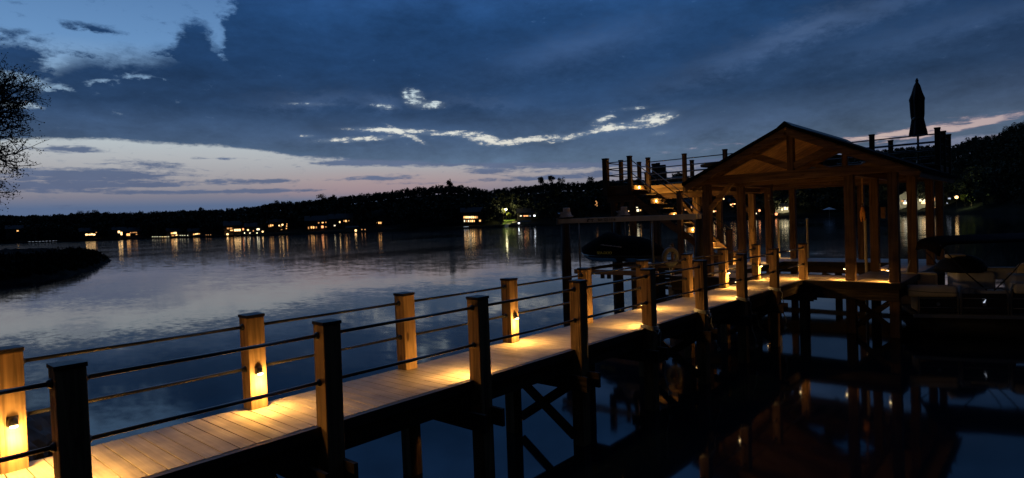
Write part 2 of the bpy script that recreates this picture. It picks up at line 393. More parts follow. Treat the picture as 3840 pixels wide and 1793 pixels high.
    deck = mth('MULTIPLY', deck, mth('SUBTRACT', 1.0, mth('MULTIPLY', sstep(mth('ADD', gap, mth('ADD', mth('MULTIPLY', mth('SUBTRACT', nB, 0.5), 2.0), mth('MULTIPLY', hf, 1.0))), 0.35, 0.95), 0.85)))
    # ---- cloud colours
    big = noise(u, v, 0.05, 0.16, 4, 0.5, 9.0, 0.3); med = noise(u, v, 0.14, 0.4, 6, 0.55, 2.2, 0.3)
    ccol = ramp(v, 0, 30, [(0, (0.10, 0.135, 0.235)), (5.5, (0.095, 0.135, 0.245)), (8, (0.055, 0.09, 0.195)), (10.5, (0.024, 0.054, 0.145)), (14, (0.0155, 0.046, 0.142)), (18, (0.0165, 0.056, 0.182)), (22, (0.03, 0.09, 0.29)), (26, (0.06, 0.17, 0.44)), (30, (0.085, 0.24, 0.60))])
    dim = ramp(u, -45, 45, [(-45, (1.1, 1.1, 1.1)), (-25, (0.92, 0.92, 0.92)), (-5, (1, 1, 1)), (15, (1.02, 1.0, 0.98)), (30, (0.95, 0.9, 0.86)), (45, (0.8, 0.72, 0.70))])
    def vmul(a, b):
        n = N.new('ShaderNodeVectorMath'); n.operation = 'MULTIPLY'; L.new(a, n.inputs[0])
        L.new(b, n.inputs[1]); return n.outputs[0]
    def vscale(a, s):
        n = N.new('ShaderNodeVectorMath'); n.operation = 'SCALE'; L.new(a, n.inputs[0]); L.new(s, n.inputs['Scale']); return n.outputs[0]
    tint = N.new('ShaderNodeCombineXYZ'); tint.inputs[0].default_value = 0.93; tint.inputs[1].default_value = 1.05; tint.inputs[2].default_value = 0.93
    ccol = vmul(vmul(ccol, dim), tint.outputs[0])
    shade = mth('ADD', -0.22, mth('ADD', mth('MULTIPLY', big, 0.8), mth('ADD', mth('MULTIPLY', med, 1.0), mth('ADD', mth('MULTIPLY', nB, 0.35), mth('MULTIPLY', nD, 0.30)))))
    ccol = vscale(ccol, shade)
    # lighter veils inside the deck (right upper band and centre)
    veil = blobs([(1950, 110, 260, 28, 14, 0.8), (2150, 40, 200, 22, 6, 0.5), (1450, 120, 200, 40, 10, 0.5), (2420, 60, 250, 30, 5, 0.4), (780, 250, 120, 18, 4, 0.7), (960, 262, 60, 14, 0, 0.8), (1180, 255, 120, 14, -6, 0.5), (880, 340, 120, 16, 4, 0.6), (1780, 320, 160, 30, 4, 0.7), (700, 395, 100, 10, 0, 0.5)], uw, vw)
    ccol = mix(mth('MULTIPLY', veil, mth('ADD', 0.05, mth('MULTIPLY', med, 0.55))), ccol, (0.115, 0.19, 0.36))
    # ---- stratus streaks below the deck
    st = blobs([(250, 440, 180, 18, 0, 1.1), (330, 408, 120, 8, -4, 0.7), (170, 375, 90, 9, 0, 1.0), (60, 470, 130, 16, 0, 0.9), (450, 483, 180, 6, 0, 1.0), (610, 456, 90, 9, 0, 0.75), (380, 467, 130, 5, 0, 0.9), (800, 392, 120, 8, -3, 0.8), (560, 400, 120, 4, 0, 0.6), (960, 405, 180, 8, 2, 0.9), (1200, 400, 330, 16, 0, 1.2), (1130, 357, 60, 12, 0, 1.2), (1050, 340, 40, 8, 0, 0.7),
                (1480, 400, 260, 26, 0, 1.25), (1420, 446, 260, 8, 0, 0.8), (1230, 431, 60, 9, 0, 1.0), (960, 447, 130, 8, 0, 1.0), (1100, 460, 150, 6, 0, 0.6), (730, 480, 110, 6, 0, 0.8), (700, 455, 50, 5, 0, 0.6), (1750, 380, 200, 36, 0, 1.1), (2050, 360, 300, 40, 0, 0.9), (2450, 420, 300, 50, 0, 0.9), (120, 523, 240, 12, -2, 0.6)], uw, v)
    streak = sstep(mth('ADD', st, mth('ADD', mth('MULTIPLY', mth('SUBTRACT', nC, 0.5), 1.5), mth('ADD', mth('MULTIPLY', mth('SUBTRACT', nE, 0.5), 1.5), mth('MULTIPLY', hf, 0.7)))), 0.35, 0.95)
    scol = ramp(v, 0, 12, [(0, (0.08, 0.12, 0.225)), (3, (0.095, 0.13, 0.23)), (6, (0.08, 0.125, 0.235)), (9, (0.07, 0.115, 0.22)), (12, (0.055, 0.10, 0.2))])
    scol = vscale(scol, mth('ADD', 0.7, mth('MULTIPLY', med, 0.6)))
    low = mix(mth('MULTIPLY', streak, 0.9), clear, scol)
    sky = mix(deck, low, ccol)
    # ---- bright openings (sun-lit high sky seen through) and pink lit strands
    br = blobs([(1040, 247, 22, 18, -30, 1.05), (1090, 264, 30, 9, 0, 1.0), (1650, 300, 45, 14, 8, 1.2), (1545, 320, 45, 9, 0, 1.15), (1520, 300, 26, 8, 10, 0.8), (1600, 272, 40, 5, 0, 0.45), (960, 268, 32, 7, -5, 0.7), (980, 328, 95, 6, -2, 1.1), (1020, 340, 50, 6, -25, 0.8), (900, 350, 90, 6, 3, 1.0),
                (1140, 336, 70, 5, 0, 0.9), (1220, 350, 60, 10, -10, 1.1), (1330, 352, 80, 7, 4, 1.0), (1420, 348, 45, 6, 10, 0.95), (1500, 330, 30, 5, 5, 0.7), (1660, 335, 25, 5, 5, 0.6), (780, 262, 60, 5, 0, 0.35), (770, 342, 22, 4, 0, 0.6), (1240, 425, 60, 4, 0, 0.3)], uw, v)
    brm = sstep(mth('ADD', mth('MULTIPLY', br, 0.92), mth('ADD', mth('MULTIPLY', mth('SUBTRACT', nB, 0.5), 2.0), mth('ADD', mth('MULTIPLY', hf, 3.0), mth('MULTIPLY', mth('SUBTRACT', nE, 0.5), 2.6)))), 0.3, 1.3)
    brm = mth('MULTIPLY', brm, sstep(br, 0.12, 0.4))
    bcol = ramp(v, 4, 16, [(4, (0.70, 0.62, 0.52)), (9, (0.76, 0.78, 0.72)), (12, (0.62, 0.76, 0.82)), (16, (0.45, 0.62, 0.8))])
    sky = mix(mth('MULTIPLY', sstep(br, 0.0, 0.8), 0.30), sky, (0.24, 0.32, 0.43))
    sky = mix(brm, sky, bcol)
    pk = blobs([(2240, 338, 170, 13, 5, 0.9), (2300, 330, 80, 7, 6, 0.8), (2470, 305, 90, 6, 9, 1.0), (2420, 322, 130, 6, 8, 0.9), (2480, 345, 110, 5, 5, 0.7), (2110, 360, 150, 12, 5, 0.45), (1900, 350, 160, 10, 6, 0.35), (1760, 372, 140, 12, 4, 0.4)], uw, v)
    pkm = sstep(mth('ADD', pk, mth('ADD', mth('MULTIPLY', mth('SUBTRACT', nE, 0.5), 3.6), mth('MULTIPLY', hf, 0.9))), 0.4, 1.35)
    pkm = mth('MULTIPLY', pkm, sstep(pk, 0.08, 0.4))
    pkc = sstep(mth('ADD', pk, mth('ADD', mth('MULTIPLY', mth('SUBTRACT', nE, 0.5), 4.2), mth('MULTIPLY', hf, 1.6))), 0.7, 1.7)
    dull = ramp(u, 10, 42, [(10, (0.20, 0.235, 0.34)), (24, (0.20, 0.185, 0.27)), (30, (0.28, 0.22, 0.27)), (42, (0.22, 0.19, 0.25))])
    lit = ramp(u, 10, 42, [(10, (0.30, 0.32, 0.40)), (24, (0.36, 0.27, 0.31)), (30, (0.66, 0.50, 0.45)), (42, (0.50, 0.38, 0.39))])
    sky = mix(mth('MULTIPLY', pkm, 0.8), sky, mix(pkc, dull, lit))
    # ---- a faint share of the physical twilight sky, for the part of the dome behind the camera
    st_ = N.new('ShaderNodeTexSky'); st_.sky_type = 'NISHITA'; st_.sun_disc = False
    st_.sun_elevation = R(-2.0); st_.sun_rotation = YAW + R(-8)
    east = mth('ADD', 0.03, mth('MULTIPLY', sstep(mth('ABSOLUTE', u), 82, 42), 0.97))
    sky = vscale(sky, east)
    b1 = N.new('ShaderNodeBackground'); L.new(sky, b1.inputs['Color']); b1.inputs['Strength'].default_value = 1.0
    b2 = N.new('ShaderNodeBackground'); L.new(st_.outputs[0], b2.inputs['Color']); b2.inputs['Strength'].default_value = 0.003
    ad = N.new('ShaderNodeAddShader'); L.new(b1.outputs[0], ad.inputs[0]); L.new(b2.outputs[0], ad.inputs[1])
    out = N.new('ShaderNodeOutputWorld'); L.new(ad.outputs[0], out.inputs['Surface'])
    w.cycles.sampling_method = 'MANUAL'; w.cycles.sample_map_resolution = 1024
build_world()
#@@NEXT
# ------------------------------------------------------------------ water
def build_water():
    m, nt, b = nodes_of('lake_water'); N, L = nt.nodes, nt.links
    b.inputs['Base Color'].default_value = (0.003, 0.006, 0.009, 1); b.inputs['IOR'].default_value = 1.38
    geo = N.new('ShaderNodeNewGeometry')
    def noise(sx, sy, detail, rough=0.55, col=True):
        mp = N.new('ShaderNodeMapping'); mp.inputs['Scale'].default_value = (sx, sy, 1); mp.inputs['Rotation'].default_value = (0, 0, R(30))
        L.new(geo.outputs['Position'], mp.inputs[0])
        n = N.new('ShaderNodeTexNoise'); n.inputs['Scale'].default_value = 1; n.inputs['Detail'].default_value = detail; n.inputs['Roughness'].default_value = rough
        L.new(mp.outputs[0], n.inputs[0]); return n.outputs['Color'] if col else n.outputs['Fac']
    def vm(op, a, c, s=None):
        n = N.new('ShaderNodeVectorMath'); n.operation = op; L.new(a, n.inputs[0])
        if isinstance(c, tuple): n.inputs[1].default_value = c
        elif c is not None: L.new(c, n.inputs[1])
        if s is not None:
            if isinstance(s, float): n.inputs['Scale'].default_value = s
            else: L.new(s, n.inputs['Scale'])
        return n.outputs[0]
    patch = noise(0.045, 0.012, 3, 0.5, False)          # wind lanes
    pr = N.new('ShaderNodeMapRange'); pr.inputs['From Min'].default_value = 0.36; pr.inputs['From Max'].default_value = 0.66
    pr.inputs['To Min'].default_value = 0.25; pr.inputs['To Max'].default_value = 1.0; L.new(patch, pr.inputs['Value'])
    # sheltered water in the cove right of the pier is calmer than the open lake
    sx = N.new('ShaderNodeSeparateXYZ'); L.new(geo.outputs['Position'], sx.inputs[0])
    sh = N.new('ShaderNodeMapRange'); sh.interpolation_type = 'SMOOTHSTEP'; sh.inputs['From Min'].default_value = -4.5; sh.inputs['From Max'].default_value = -14
    sh.inputs['To Min'].default_value = 0.16; sh.inputs['To Max'].default_value = 1.0; L.new(sx.outputs[0], sh.inputs['Value'])
    amp = N.new('ShaderNodeMath'); amp.operation = 'MULTIPLY'; L.new(pr.outputs[0], amp.inputs[0]); L.new(sh.outputs[0], amp.inputs[1])
    big = vm('SCALE', vm('SUBTRACT', noise(0.42, 0.75, 3), (0.5, 0.5, 0.5)), None, 0.042)
    sml = vm('SCALE', vm('SUBTRACT', noise(2.2, 4.0, 3), (0.5, 0.5, 0.5)), None, 0.05)
    sw = vm('SCALE', vm('ADD', big, sml), None, amp.outputs[0])
    cal = vm('SCALE', vm('SUBTRACT', noise(0.55, 0.8, 2), (0.5, 0.5, 0.5)), None, 0.012)
    tot = vm('MULTIPLY', vm('ADD', sw, cal), (1, 1, 0))
    nrm = vm('NORMALIZE', vm('ADD', tot, (0, 0, 1)), None)
    L.new(nrm, b.inputs['Normal'])
    rr = N.new('ShaderNodeMapRange'); rr.inputs['From Min'].default_value = 0.16; rr.inputs['From Max'].default_value = 1.0
    rr.inputs['To Min'].default_value = 0.055; rr.inputs['To Max'].default_value = 0.095; L.new(amp.outputs[0], rr.inputs['Value'])
    L.new(rr.outputs[0], b.inputs['Roughness'])
    S = 2600
    me = bpy.data.meshes.new('lake_water'); me.from_pydata([(-S, -S, 0), (S, -S, 0), (S, S, 0), (-S, S, 0)], [], [(0, 1, 2, 3)])
    me.materials.append(m)
    o = bpy.data.objects.new('lake_water', me); COL.objects.link(o); tag(o, 'calm dark lake water reflecting the dusk sky', None, None, 'structure')
build_water()

# ------------------------------------------------------------------ far shore: terrain and wood
def interp(x, P):
    if x <= P[0][0]: return P[0][1]
    for (a, p), (b, q) in zip(P, P[1:]):
        if x <= b: return p + (q-p)*(x-a)/(b-a)
    return P[-1][1]
SKYL = [(-900, 840), (-300, 828), (0, 826), (150, 824), (300, 816), (360, 808), (450, 810), (600, 802), (745, 794), (900, 786), (950, 778), (1040, 762), (1100, 760), (1195, 748), (1280, 736), (1340, 733), (1415, 722), (1490, 712), (1565, 702), (1640, 694), (1700, 690),
        (1790, 700), (1860, 706), (1940, 696), (2012, 690), (2090, 680), (2160, 682), (2240, 675), (2400, 672), (2530, 664), (2700, 655), (3000, 620), (3190, 602), (3340, 585), (3480, 578), (3560, 592), (3620, 573), (3657, 560), (3733, 558), (3780, 540), (3840, 518), (4000, 500), (4600, 480), (5200, 470)]
SHORE = [(-900, 900), (-300, 880), (0, 860), (330, 760), (640, 640), (900, 520), (1150, 460), (1500, 440), (2000, 420), (2600, 400), (3200, 370), (3500, 330), (3840, 260), (4300, 190), (5200, 150)]
def az_of(px): d = ray(px, horizon(px)); return math.atan2(d.x, d.y)
PXS = np.linspace(-900, 5200, 306)
AZS = np.array([az_of(p) for p in PXS])
def px_of_az(a): return float(np.interp(a, AZS, PXS))
RIDGE = 120.0
def ground(px, s):
    D = interp(px, SHORE); e = math.atan2(horizon(px)-interp(px, SKYL), FPX)
    hr = max(2.0, math.tan(e)*(D+RIDGE) + CAM.z - 8.5)
    if s < 4: return -0.6 + 2.0*(s/4)
    t = min(1, (s-4)/(RIDGE-4)); t = t*t*(3-2*t)*0.7 + t*0.3
    return 1.4 + (hr-1.4)*t
GRASSY = matte(plain('dark_bank_earth', (0.010, 0.011, 0.007), 0.95, 0, 0.4, 0.05))
def build_far_land():
    S = [0, 2, 4, 8, 16, 30, 50, 75, 100, 125, 200, 400]
    vs = []; fs = []
    for i, px in enumerate(PXS):
        a = AZS[i]; D = interp(px, SHORE)
        for s in S:
            j = 2.5*math.sin(px*0.05) + 1.5*math.sin(px*0.13+1)
            r = D + s + (j if s < 10 else 0)
            vs.append((r*math.sin(a), r*math.cos(a), ground(px, s) if s < 150 else ground(px, 120)-s*0.01))
    n = len(S)
    for i in range(len(PXS)-1):
        for k in range(n-1): fs.append((i*n+k, (i+1)*n+k, (i+1)*n+k+1, i*n+k+1))
    mb = MB(); mb.add(vs, fs); o = mb.build('far_hills', GRASSY, None, True)
    tag(o, 'dark wooded hills along the far shore', None, None, 'structure')
build_far_land()

def foliage_mat(name, col, var=0.35):
    return matte(plain(name, col, 0.9, 0, var, 0.35))
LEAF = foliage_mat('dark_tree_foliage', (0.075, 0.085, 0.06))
LEAF2 = foliage_mat('pale_budding_foliage', (0.10, 0.085, 0.065))
BARK = plain('tree_bark', (0.06, 0.047, 0.036), 0.95, 0, 0.3, 3)
def crown_cloud(h, kind, n, rs):
    """centres and sizes of the leaf clumps of one tree of height h, base at the origin"""
    if kind == 'pine':
        t = rs.rand(n)**0.8; z = h*(0.30+0.70*t); rad = h*0.20*(1.03-t)*(0.5+0.5*np.sqrt(rs.rand(n)))*(0.75+0.5*rs.rand(n)); a = rs.rand(n)*6.283
        p = np.stack([rad*np.cos(a), rad*np.sin(a), z], 1)
    else:
        k = rs.randint(7, 12); cs = np.stack([rs.randn(k)*h*0.17, rs.randn(k)*h*0.17, h*(0.22+0.68*rs.rand(k))], 1); cs[0] = (0, 0, h*0.82)
        w = rs.randint(0, k, n); d = rs.randn(n, 3); d /= np.linalg.norm(d, axis=1)[:, None]
        p = cs[w] + d*(h*0.155*(0.55+0.5*rs.rand(n)))[:, None]*np.array([1, 1, 0.85])
        p[:, 2] = np.clip(p[:, 2], h*0.03, h*1.02)
    return p
def quads_at(p, size, rs):
    n = len(p); a = rs.randn(n, 3); a /= np.linalg.norm(a, axis=1)[:, None]; t = rs.randn(n, 3); b = np.cross(a, t); b /= np.linalg.norm(b, axis=1)[:, None]
    s = (size*(0.6+0.8*rs.rand(n)))[:, None]*0.5; a = a*s; b = b*s*0.8
    v = np.stack([p-a-b*0.4, p+b, p+a-b*0.3, p-b*1.1], 1).reshape(-1, 3)
    q = np.arange(4*n).reshape(-1, 4); return v, q
HOUSE_GAPS = []          # (px0, px1, s) filled below
HOUSES_SPEC = []
def build_wood():
    protos = []; fine = []
    for k in range(12):
        kind = 'pine' if k == 5 else 'broad'
        p = crown_cloud(1.0, kind, 190, nrg); v, q = quads_at(p, np.full(190, 0.10 if kind == 'pine' else 0.11), nrg); protos.append(v)
        p = crown_cloud(1.0, kind, 620, nrg); v, q = quads_at(p, np.full(620, 0.055), nrg); fine.append(v)
    V = []
    for row, s0 in enumerate((9, 20, 34, 50, 68, 88, 104, 114, 124, 136, 108, 118, 128)):
        px = -880.0
        while px < 5000:
            D = interp(px, SHORE) + s0; step = (2.4 if row > 9 else 4.6 if row else 6.5)*FPX/D*(0.7+0.6*rng.random())
            px += step
            s = s0 + rng.uniform(-6, 6)
            if any(a-4 < px < b+4 and s < ss for a, b, ss in HOUSE_GAPS): continue
            if row == 0 and rng.random() < 0.35: continue
            a = az_of(px); r = interp(px, SHORE)+s
            h = rng.uniform(10, 16.5)*(0.75 if row == 0 else 1)
            if row >= 5: h = rng.uniform(6.8, 10.2)
            if row > 9: h = rng.uniform(4.0, 6.5)
            lim = math.tan(math.atan2(horizon(px)-interp(px, SKYL), FPX))*r + CAM.z - ground(px, min(s, 149))
            h = max(3.5, min(h, lim*rng.uniform(0.82, 1.03)))
            v = (fine if px > 3250 and D < 420 else protos)[rng.randrange(12)]*np.array([h*rng.uniform(0.85, 1.25), h*rng.uniform(0.85, 1.25), h])
            c, sn = math.cos(px), math.sin(px)
            w = np.stack([v[:, 0]*c-v[:, 1]*sn, v[:, 0]*sn+v[:, 1]*c, v[:, 2]], 1) + np.array([r*math.sin(a), r*math.cos(a), ground(px, min(s, 149))-0.3])
            V.append(w)
    V = np.concatenate(V); Q = np.arange(len(V)).reshape(-1, 4)
    o = raw_mesh('far_forest', V, Q, LEAF); tag(o, 'mass of dark trees covering the far shore hills', None, None, 'stuff')

def shore_tree(px, ytop, s, wide, label, mat=LEAF, n=420, kind='broad', bare=False):
    D = interp(px, SHORE)+s; a = az_of(px); g = ground(px, min(s, 149)); base = Vector((D*math.sin(a), D*math.cos(a), g-0.3))
    ztop = at_dist(px, ytop, D).z; h = max(6, ztop-base.z)
    t = tag(empty('shore_tree', base), label, 'tree', 'trees standing out above the far ridge')
    rs = np.random.RandomState(int(px) % 9999)
    wd = wide*D/FPX                    # crown width in metres
    k = rs.randint(8, 12); cw = wd*0.5
    cz = h - cw*0.85
    d = rs.randn(k, 3); d /= np.linalg.norm(d, axis=1)[:, None]
    cs = d*np.array([cw*0.62, cw*0.62, cw*0.55])*(0.6+0.4*rs.rand(k))[:, None] + np.array([0, 0, cz])
    w = rs.randint(0, k, n); d = rs.randn(n, 3); d /= np.linalg.norm(d, axis=1)[:, None]
    p = cs[w] + d*(cw*0.42*np.sqrt(rs.rand(n)))[:, None]
    p[:, 2] = np.minimum(p[:, 2], h)
    v, q = quads_at(p, np.full(n, cw*(0.15 if bare else 0.24)), rs)
    raw_mesh('crown', v, q, mat, t)
    tr = MB(); top = Vector((0, 0, cz))
    tr.tube([(0, 0, 0), (cw*0.05, 0, cz*0.5), top], [max(0.18, h*0.018), h*0.014, h*0.008], 6)
    for c in cs:
        c = Vector(c); st = Vector((0, 0, cz-cw*0.7 if cz-cw*0.7 > 0 else cz*0.5)); tr.tube([st, (st+c)/2+Vector((0, 0, -cw*0.05)), c], [h*0.008, h*0.005, h*0.002], 5)
    tr.build('trunk', BARK, t)
    return t

# ------------------------------------------------------------------ far shore: lit houses, docks and lamps
WALLD = plain('dusky_house_siding', (0.16, 0.15, 0.14), 0.8, 0, 0.2, 0.8)
WALLW = plain('white_house_siding', (0.62, 0.60, 0.52), 0.7, 0, 0.08, 0.8)
ROOFM = plain('dark_house_shingle', (0.035, 0.033, 0.035), 0.9, 0, 0.3, 2)
WIN = {'w': glow('amber_window_light', (1.0, 0.48, 0.15), 2.0), 'b': glow('bright_window_light', (1.0, 0.60, 0.24), 3.4), 'd': glow('dim_window_light', (1.0, 0.45, 0.15), 0.8),
       'y': glow('pale_window_light', (1.0, 0.85, 0.55), 2.0), 'r': glow('reddish_window_light', (1.0, 0.36, 0.14), 2.2), 'c': glow('cool_white_light', (0.85, 0.92, 1.0), 6.0), 'k': glow('faint_blue_white_light', (0.7, 0.8, 1.0), 0.7)}
FRAMEM = plain('house_trim_paint', (0.3, 0.29, 0.27), 0.7)
def house(px0, px1, ytop, ybase, s, wins, label, group=None, wall=WALLD, gable=False, roofh=0.38, cat='house', mullions=True):
    """a house standing s metres behind the shoreline, seen between px0 and px1; wins: (px, py, half width, half height, kind)"""
    pc = (px0+px1)/2; D = interp(pc, SHORE)+s
    HOUSE_GAPS.append((px0, px1, s+7))
    HOUSES_SPEC.append(1)
    mpp = D/FPX; w = (px1-px0)*mpp
    a = az_of(pc); e1 = Vector((math.cos(a), -math.sin(a), 0)); e2 = Vector((math.sin(a), math.cos(a), 0))
    P = at_dist(pc, ybase, D); g = ground(pc, s)-0.4
    base = Vector((P.x, P.y, min(g, P.z)))
    zt = at_dist(pc, ytop, D).z - base.z
    t = tag(empty('lakeside_house', base, -a), label, cat, group)
    dep = max(6, w*0.6)
    mb = MB(); mb.box(-w/2, w/2, 0, dep, 0, zt)
    if gable:
        rh = w*0.5*roofh*1.3
        mb.prism([(-w/2, 0, zt), (w/2, 0, zt), (0, 0, zt+rh)], (0, dep, 0))
    mb.build('wall', wall, t)
    rb = MB()
    if gable:
        for sg in (-1, 1):
            rb.prism([(sg*(w/2+0.4), -0.5, zt-0.3*rh/(w/2)*1.0), (0, -0.5, zt+rh+0.02), (0, -0.5, zt+rh+0.3), (sg*(w/2+0.4), -0.5, zt+0.25)], (0, dep+1, 0))
    else:
        rh = min(4.0, dep*roofh)
        rb.prism([(-w/2-0.5, -0.6, zt+0.01), (-w/2-0.5, dep+0.6, zt+0.01), (-w/2-0.5, dep/2, zt+rh)], (w+1.0, 0, 0))
        rb.box(-w*0.28, -w*0.28+0.8, dep*0.4, dep*0.4+0.8, zt+rh*0.5, zt+rh+0.9)
    rb.build('roof', ROOFM, t)
    for (x, y, hw, hh, kind) in wins:
        q = at_dist(x, y, D); lx = (q-base).dot(e1); lz = q.z-base.z
        ww, wh = hw*mpp*0.78, hh*mpp*0.8
        f = MB(); b = 0.12
        f.box(lx-ww-b, lx+ww+b, -0.10, -0.004, lz-wh-b, lz-wh); f.box(lx-ww-b, lx+ww+b, -0.10, -0.004, lz+wh, lz+wh+b)
        f.box(lx-ww-b, lx-ww, -0.10, -0.004, lz-wh, lz+wh); f.box(lx+ww, lx+ww+b, -0.10, -0.004, lz-wh, lz+wh)
        if mullions and ww > 1.1:
            nm = max(1, int(ww/0.8))
            for i in range(1, nm+1):
                xm = lx-ww+2*ww*i/(nm+1); f.box(xm-0.07, xm+0.07, -0.09, -0.03, lz-wh, lz+wh)
        fo = f.build('window', FRAMEM, t)
        MB().box(lx-ww, lx+ww, -0.03, -0.006, lz-wh, lz+wh).build('pane', WIN[kind], fo)
    return t, e1, e2, base, mpp

def dock_lamp(px, py, kind, label, group, size=2.0, s=-4):
    D = interp(px, SHORE)+s; p = at_dist(px, py, D); mpp = D/FPX
    t = tag(empty('dock_lamp', (p.x, p.y, 0.0)), label, 'lamp', group)
    z = max(0.9, p.z); r = size*mpp*0.5
    MB().tube([(0, 0, -0.5), (0, 0, z-r*0.6)], 0.06, 6).build('post', TRIM, t)
    MB().lathe([(r*0.3, -r), (r, -r*0.5), (r, r*0.5), (r*0.4, r)], 8, (0, 0, z)).build('lamp_globe', WIN[kind], t)
    MB().lathe([(r*1.15, 0), (r*0.3, r*0.5)], 8, (0, 0, z+r)).build('lamp_cap', TRIM, t)
    return t
def shore_dock(px0, px1, y, label, roofed=False, s=-10, lit=None):
    D = interp((px0+px1)/2, SHORE)+s; mpp = D/FPX; pc = (px0+px1)/2
    P = at_dist(pc, y, D); a = az_of(pc); w = (px1-px0)*mpp
    t = tag(empty('shore_dock', (P.x, P.y, 0), -a), label, 'dock')
    z = max(0.8, min(P.z, 1.5))
    MB().box(-w/2, w/2, -1.2, 1.2, z-0.25, z).build('deck', plain('far_dock_board', (0.16, 0.15, 0.14), 0.8), t)
    for i in range(max(2, int(w/4))+1):
        x = -w/2+w*i/max(2, int(w/4)); MB().tube([(x, -1.1, -0.8), (x, -1.1, z+(2.4 if roofed else 0.7))], 0.14, 6).build('post', PILE, t)
    if roofed:
        MB().prism([(-w/2-0.4, -1.9, z+2.4), (-w/2-0.4, 1.9, z+2.4), (-w/2-0.4, 0, z+3.4)], (w+0.8, 0, 0)).build('roof', ROOFM, t)
    if lit:
        for i in range(max(3, int(w/2.6))):
            x = -w/2+w*(i+0.5)/max(3, int(w/2.6)); MB().box(x-0.75, x+0.75, -1.26, -1.21, z-0.18, z-0.02).build('strip_light', WIN[lit], t)
    return t

def build_far_things():
    # houses, west to east
    house(40, 96, 858, 884, 30, [(66, 866, 2.6, 2, 'w')], 'faint lone house with one small lit window at the far dark end of the shore')
    house(312, 368, 868, 892, 14, [(325, 880, 4, 3, 'b'), (336, 880, 3.5, 2.6, 'b'), (345, 879, 3.5, 3, 'b'), (353, 880, 3.5, 3, 'b'), (361, 872, 2, 1.6, 'd')], 'low house with four glowing arched openings in a row, at the water')
    house(430, 470, 862, 890, 16, [(446, 870, 3.6, 4.2, 'b'), (456, 876, 3.6, 6, 'b')], 'small house with two tall dazzling windows beside a lit sandy bank')
    house(471, 530, 868, 892, 18, [(481, 880, 6, 4.6, 'w'), (490, 873, 2.5, 2, 'd'), (505, 872, 8, 1.5, 'd'), (512, 879, 2.5, 1.8, 'd')], 'wide low house with an amber door and a dim strip of porch light')
    house(632, 676, 866, 892, 12, [(646, 875, 5, 3, 'w'), (656, 874, 6, 3.5, 'b'), (663, 884, 4, 3.5, 'b'), (648, 884, 4, 2, 'd')], 'brightly lit house front under a lamplit green tree')
    house(712, 760, 868, 888, 14, [(727, 879, 2.5, 2.4, 'w'), (734, 878, 2.2, 2.2, 'b'), (740, 877, 2.2, 2.2, 'b'), (747, 878, 2.5, 2.4, 'w')], 'low house with a row of four small round-topped lights')
    house(848, 920, 846, 880, 14, [(855, 857, 4, 3, 'd'), (866, 856, 5, 2.5, 'd'), (868, 864, 5, 2.4, 'w'), (890, 863, 13, 4.4, 'b'), (912, 860, 3, 4, 'r')], 'long house with one wide glowing veranda window')
    house(924, 984, 850, 878, 18, [(930, 863, 3.5, 2.8, 'b'), (937, 875, 2, 1.6, 'w'), (968, 860, 6, 3.6, 'y'), (950, 866, 2, 3, 'd')], 'dark house showing a tilted pale lit awning and one bright pane')
    house(1002, 1032, 836, 868, 24, [(1008, 848, 2.5, 4, 'd'), (1015, 846, 2.6, 4.5, 'w'), (1022, 845, 3, 3, 'w')], 'narrow house with three dim amber windows side by side')
    house(1036, 1082, 832, 872, 26, [(1047, 846, 2.4, 2.6, 'b'), (1059, 843, 3.4, 3.2, 'b'), (1054, 850, 2, 1.6, 'd'), (1075, 840, 2.2, 2, 'w'), (1075, 848, 2.2, 2, 'w'), (1074, 857, 2.2, 2, 'w'), (1075, 863, 2.4, 1.8, 'w'), (1056, 862, 3, 2, 'd')], 'tall house with a stack of four lit stair windows at its corner')
    house(1150, 1232, 828, 872, 22, [(1157, 855, 2, 5, 'd'), (1168, 853, 3, 4.5, 'w'), (1176, 853, 3, 5, 'w'), (1186, 853, 2.4, 4, 'd'), (1195, 836, 3, 2.4, 'd'), (1209, 851, 5, 5, 'r'), (1210, 835, 4, 2.4, 'w'), (1222, 834, 2, 2.6, 'd'), (1222, 851, 3, 2, 'd')], 'broad two-storey house with dim orange windows on both floors and a reddish door')
    house(1240, 1322, 820, 864, 26, [(1255, 846, 3.2, 2.4, 'y'), (1274, 833, 2.4, 3.6, 'b'), (1297, 829, 4, 4, 'w'), (1290, 829, 2, 3, 'd'), (1308, 828, 2, 2, 'd')], 'house among trees with scattered small bright panes and an amber pair')
    house(1402, 1466, 822, 866, 28, [(1414, 837, 2.6, 3, 'w'), (1421, 836, 3.4, 4, 'w'), (1428, 836, 2.6, 4, 'w')], 'gabled grey house with a single amber picture window', gable=True)
    house(1730, 1812, 796, 842, 16, [(x, 815, 3.0, 4.8, k) for x, k in ((1741, 'w'), (1748, 'b'), (1755, 'b'), (1762, 'y'), (1769, 'b'), (1776, 'b'), (1783, 'w'), (1789, 'd'))] +
          [(x, 829, 2.4, 4.6, k) for x, k in ((1742, 'y'), (1750, 'd'), (1757, 'y'), (1764, 'w'), (1771, 'b'), (1778, 'w'))] + [(1800, 828, 4, 3.8, 'w')], 'two-storey house with two full rows of lit windows')
    house(1940, 2022, 798, 838, 26, [(1953, 810, 4, 2.4, 'y'), (1966, 810, 3, 3, 'r'), (1973, 810, 3, 2.8, 'w'), (1979, 810, 2, 3, 'w'), (2004, 809, 4.4, 2.8, 'c'), (1988, 810, 2, 2.6, 'k')], 'house beside the lamplit lawn with a strip of warm windows and one cool white one')
    house(2222, 2252, 748, 788, 48, [(2235, 755, 3, 2, 'd'), (2238, 762, 2, 6, 'd'), (2233, 768, 2, 2, 'd'), (2239, 772, 2, 2.5, 'd')], 'house high among the trees with a thin vertical strip of dim light')
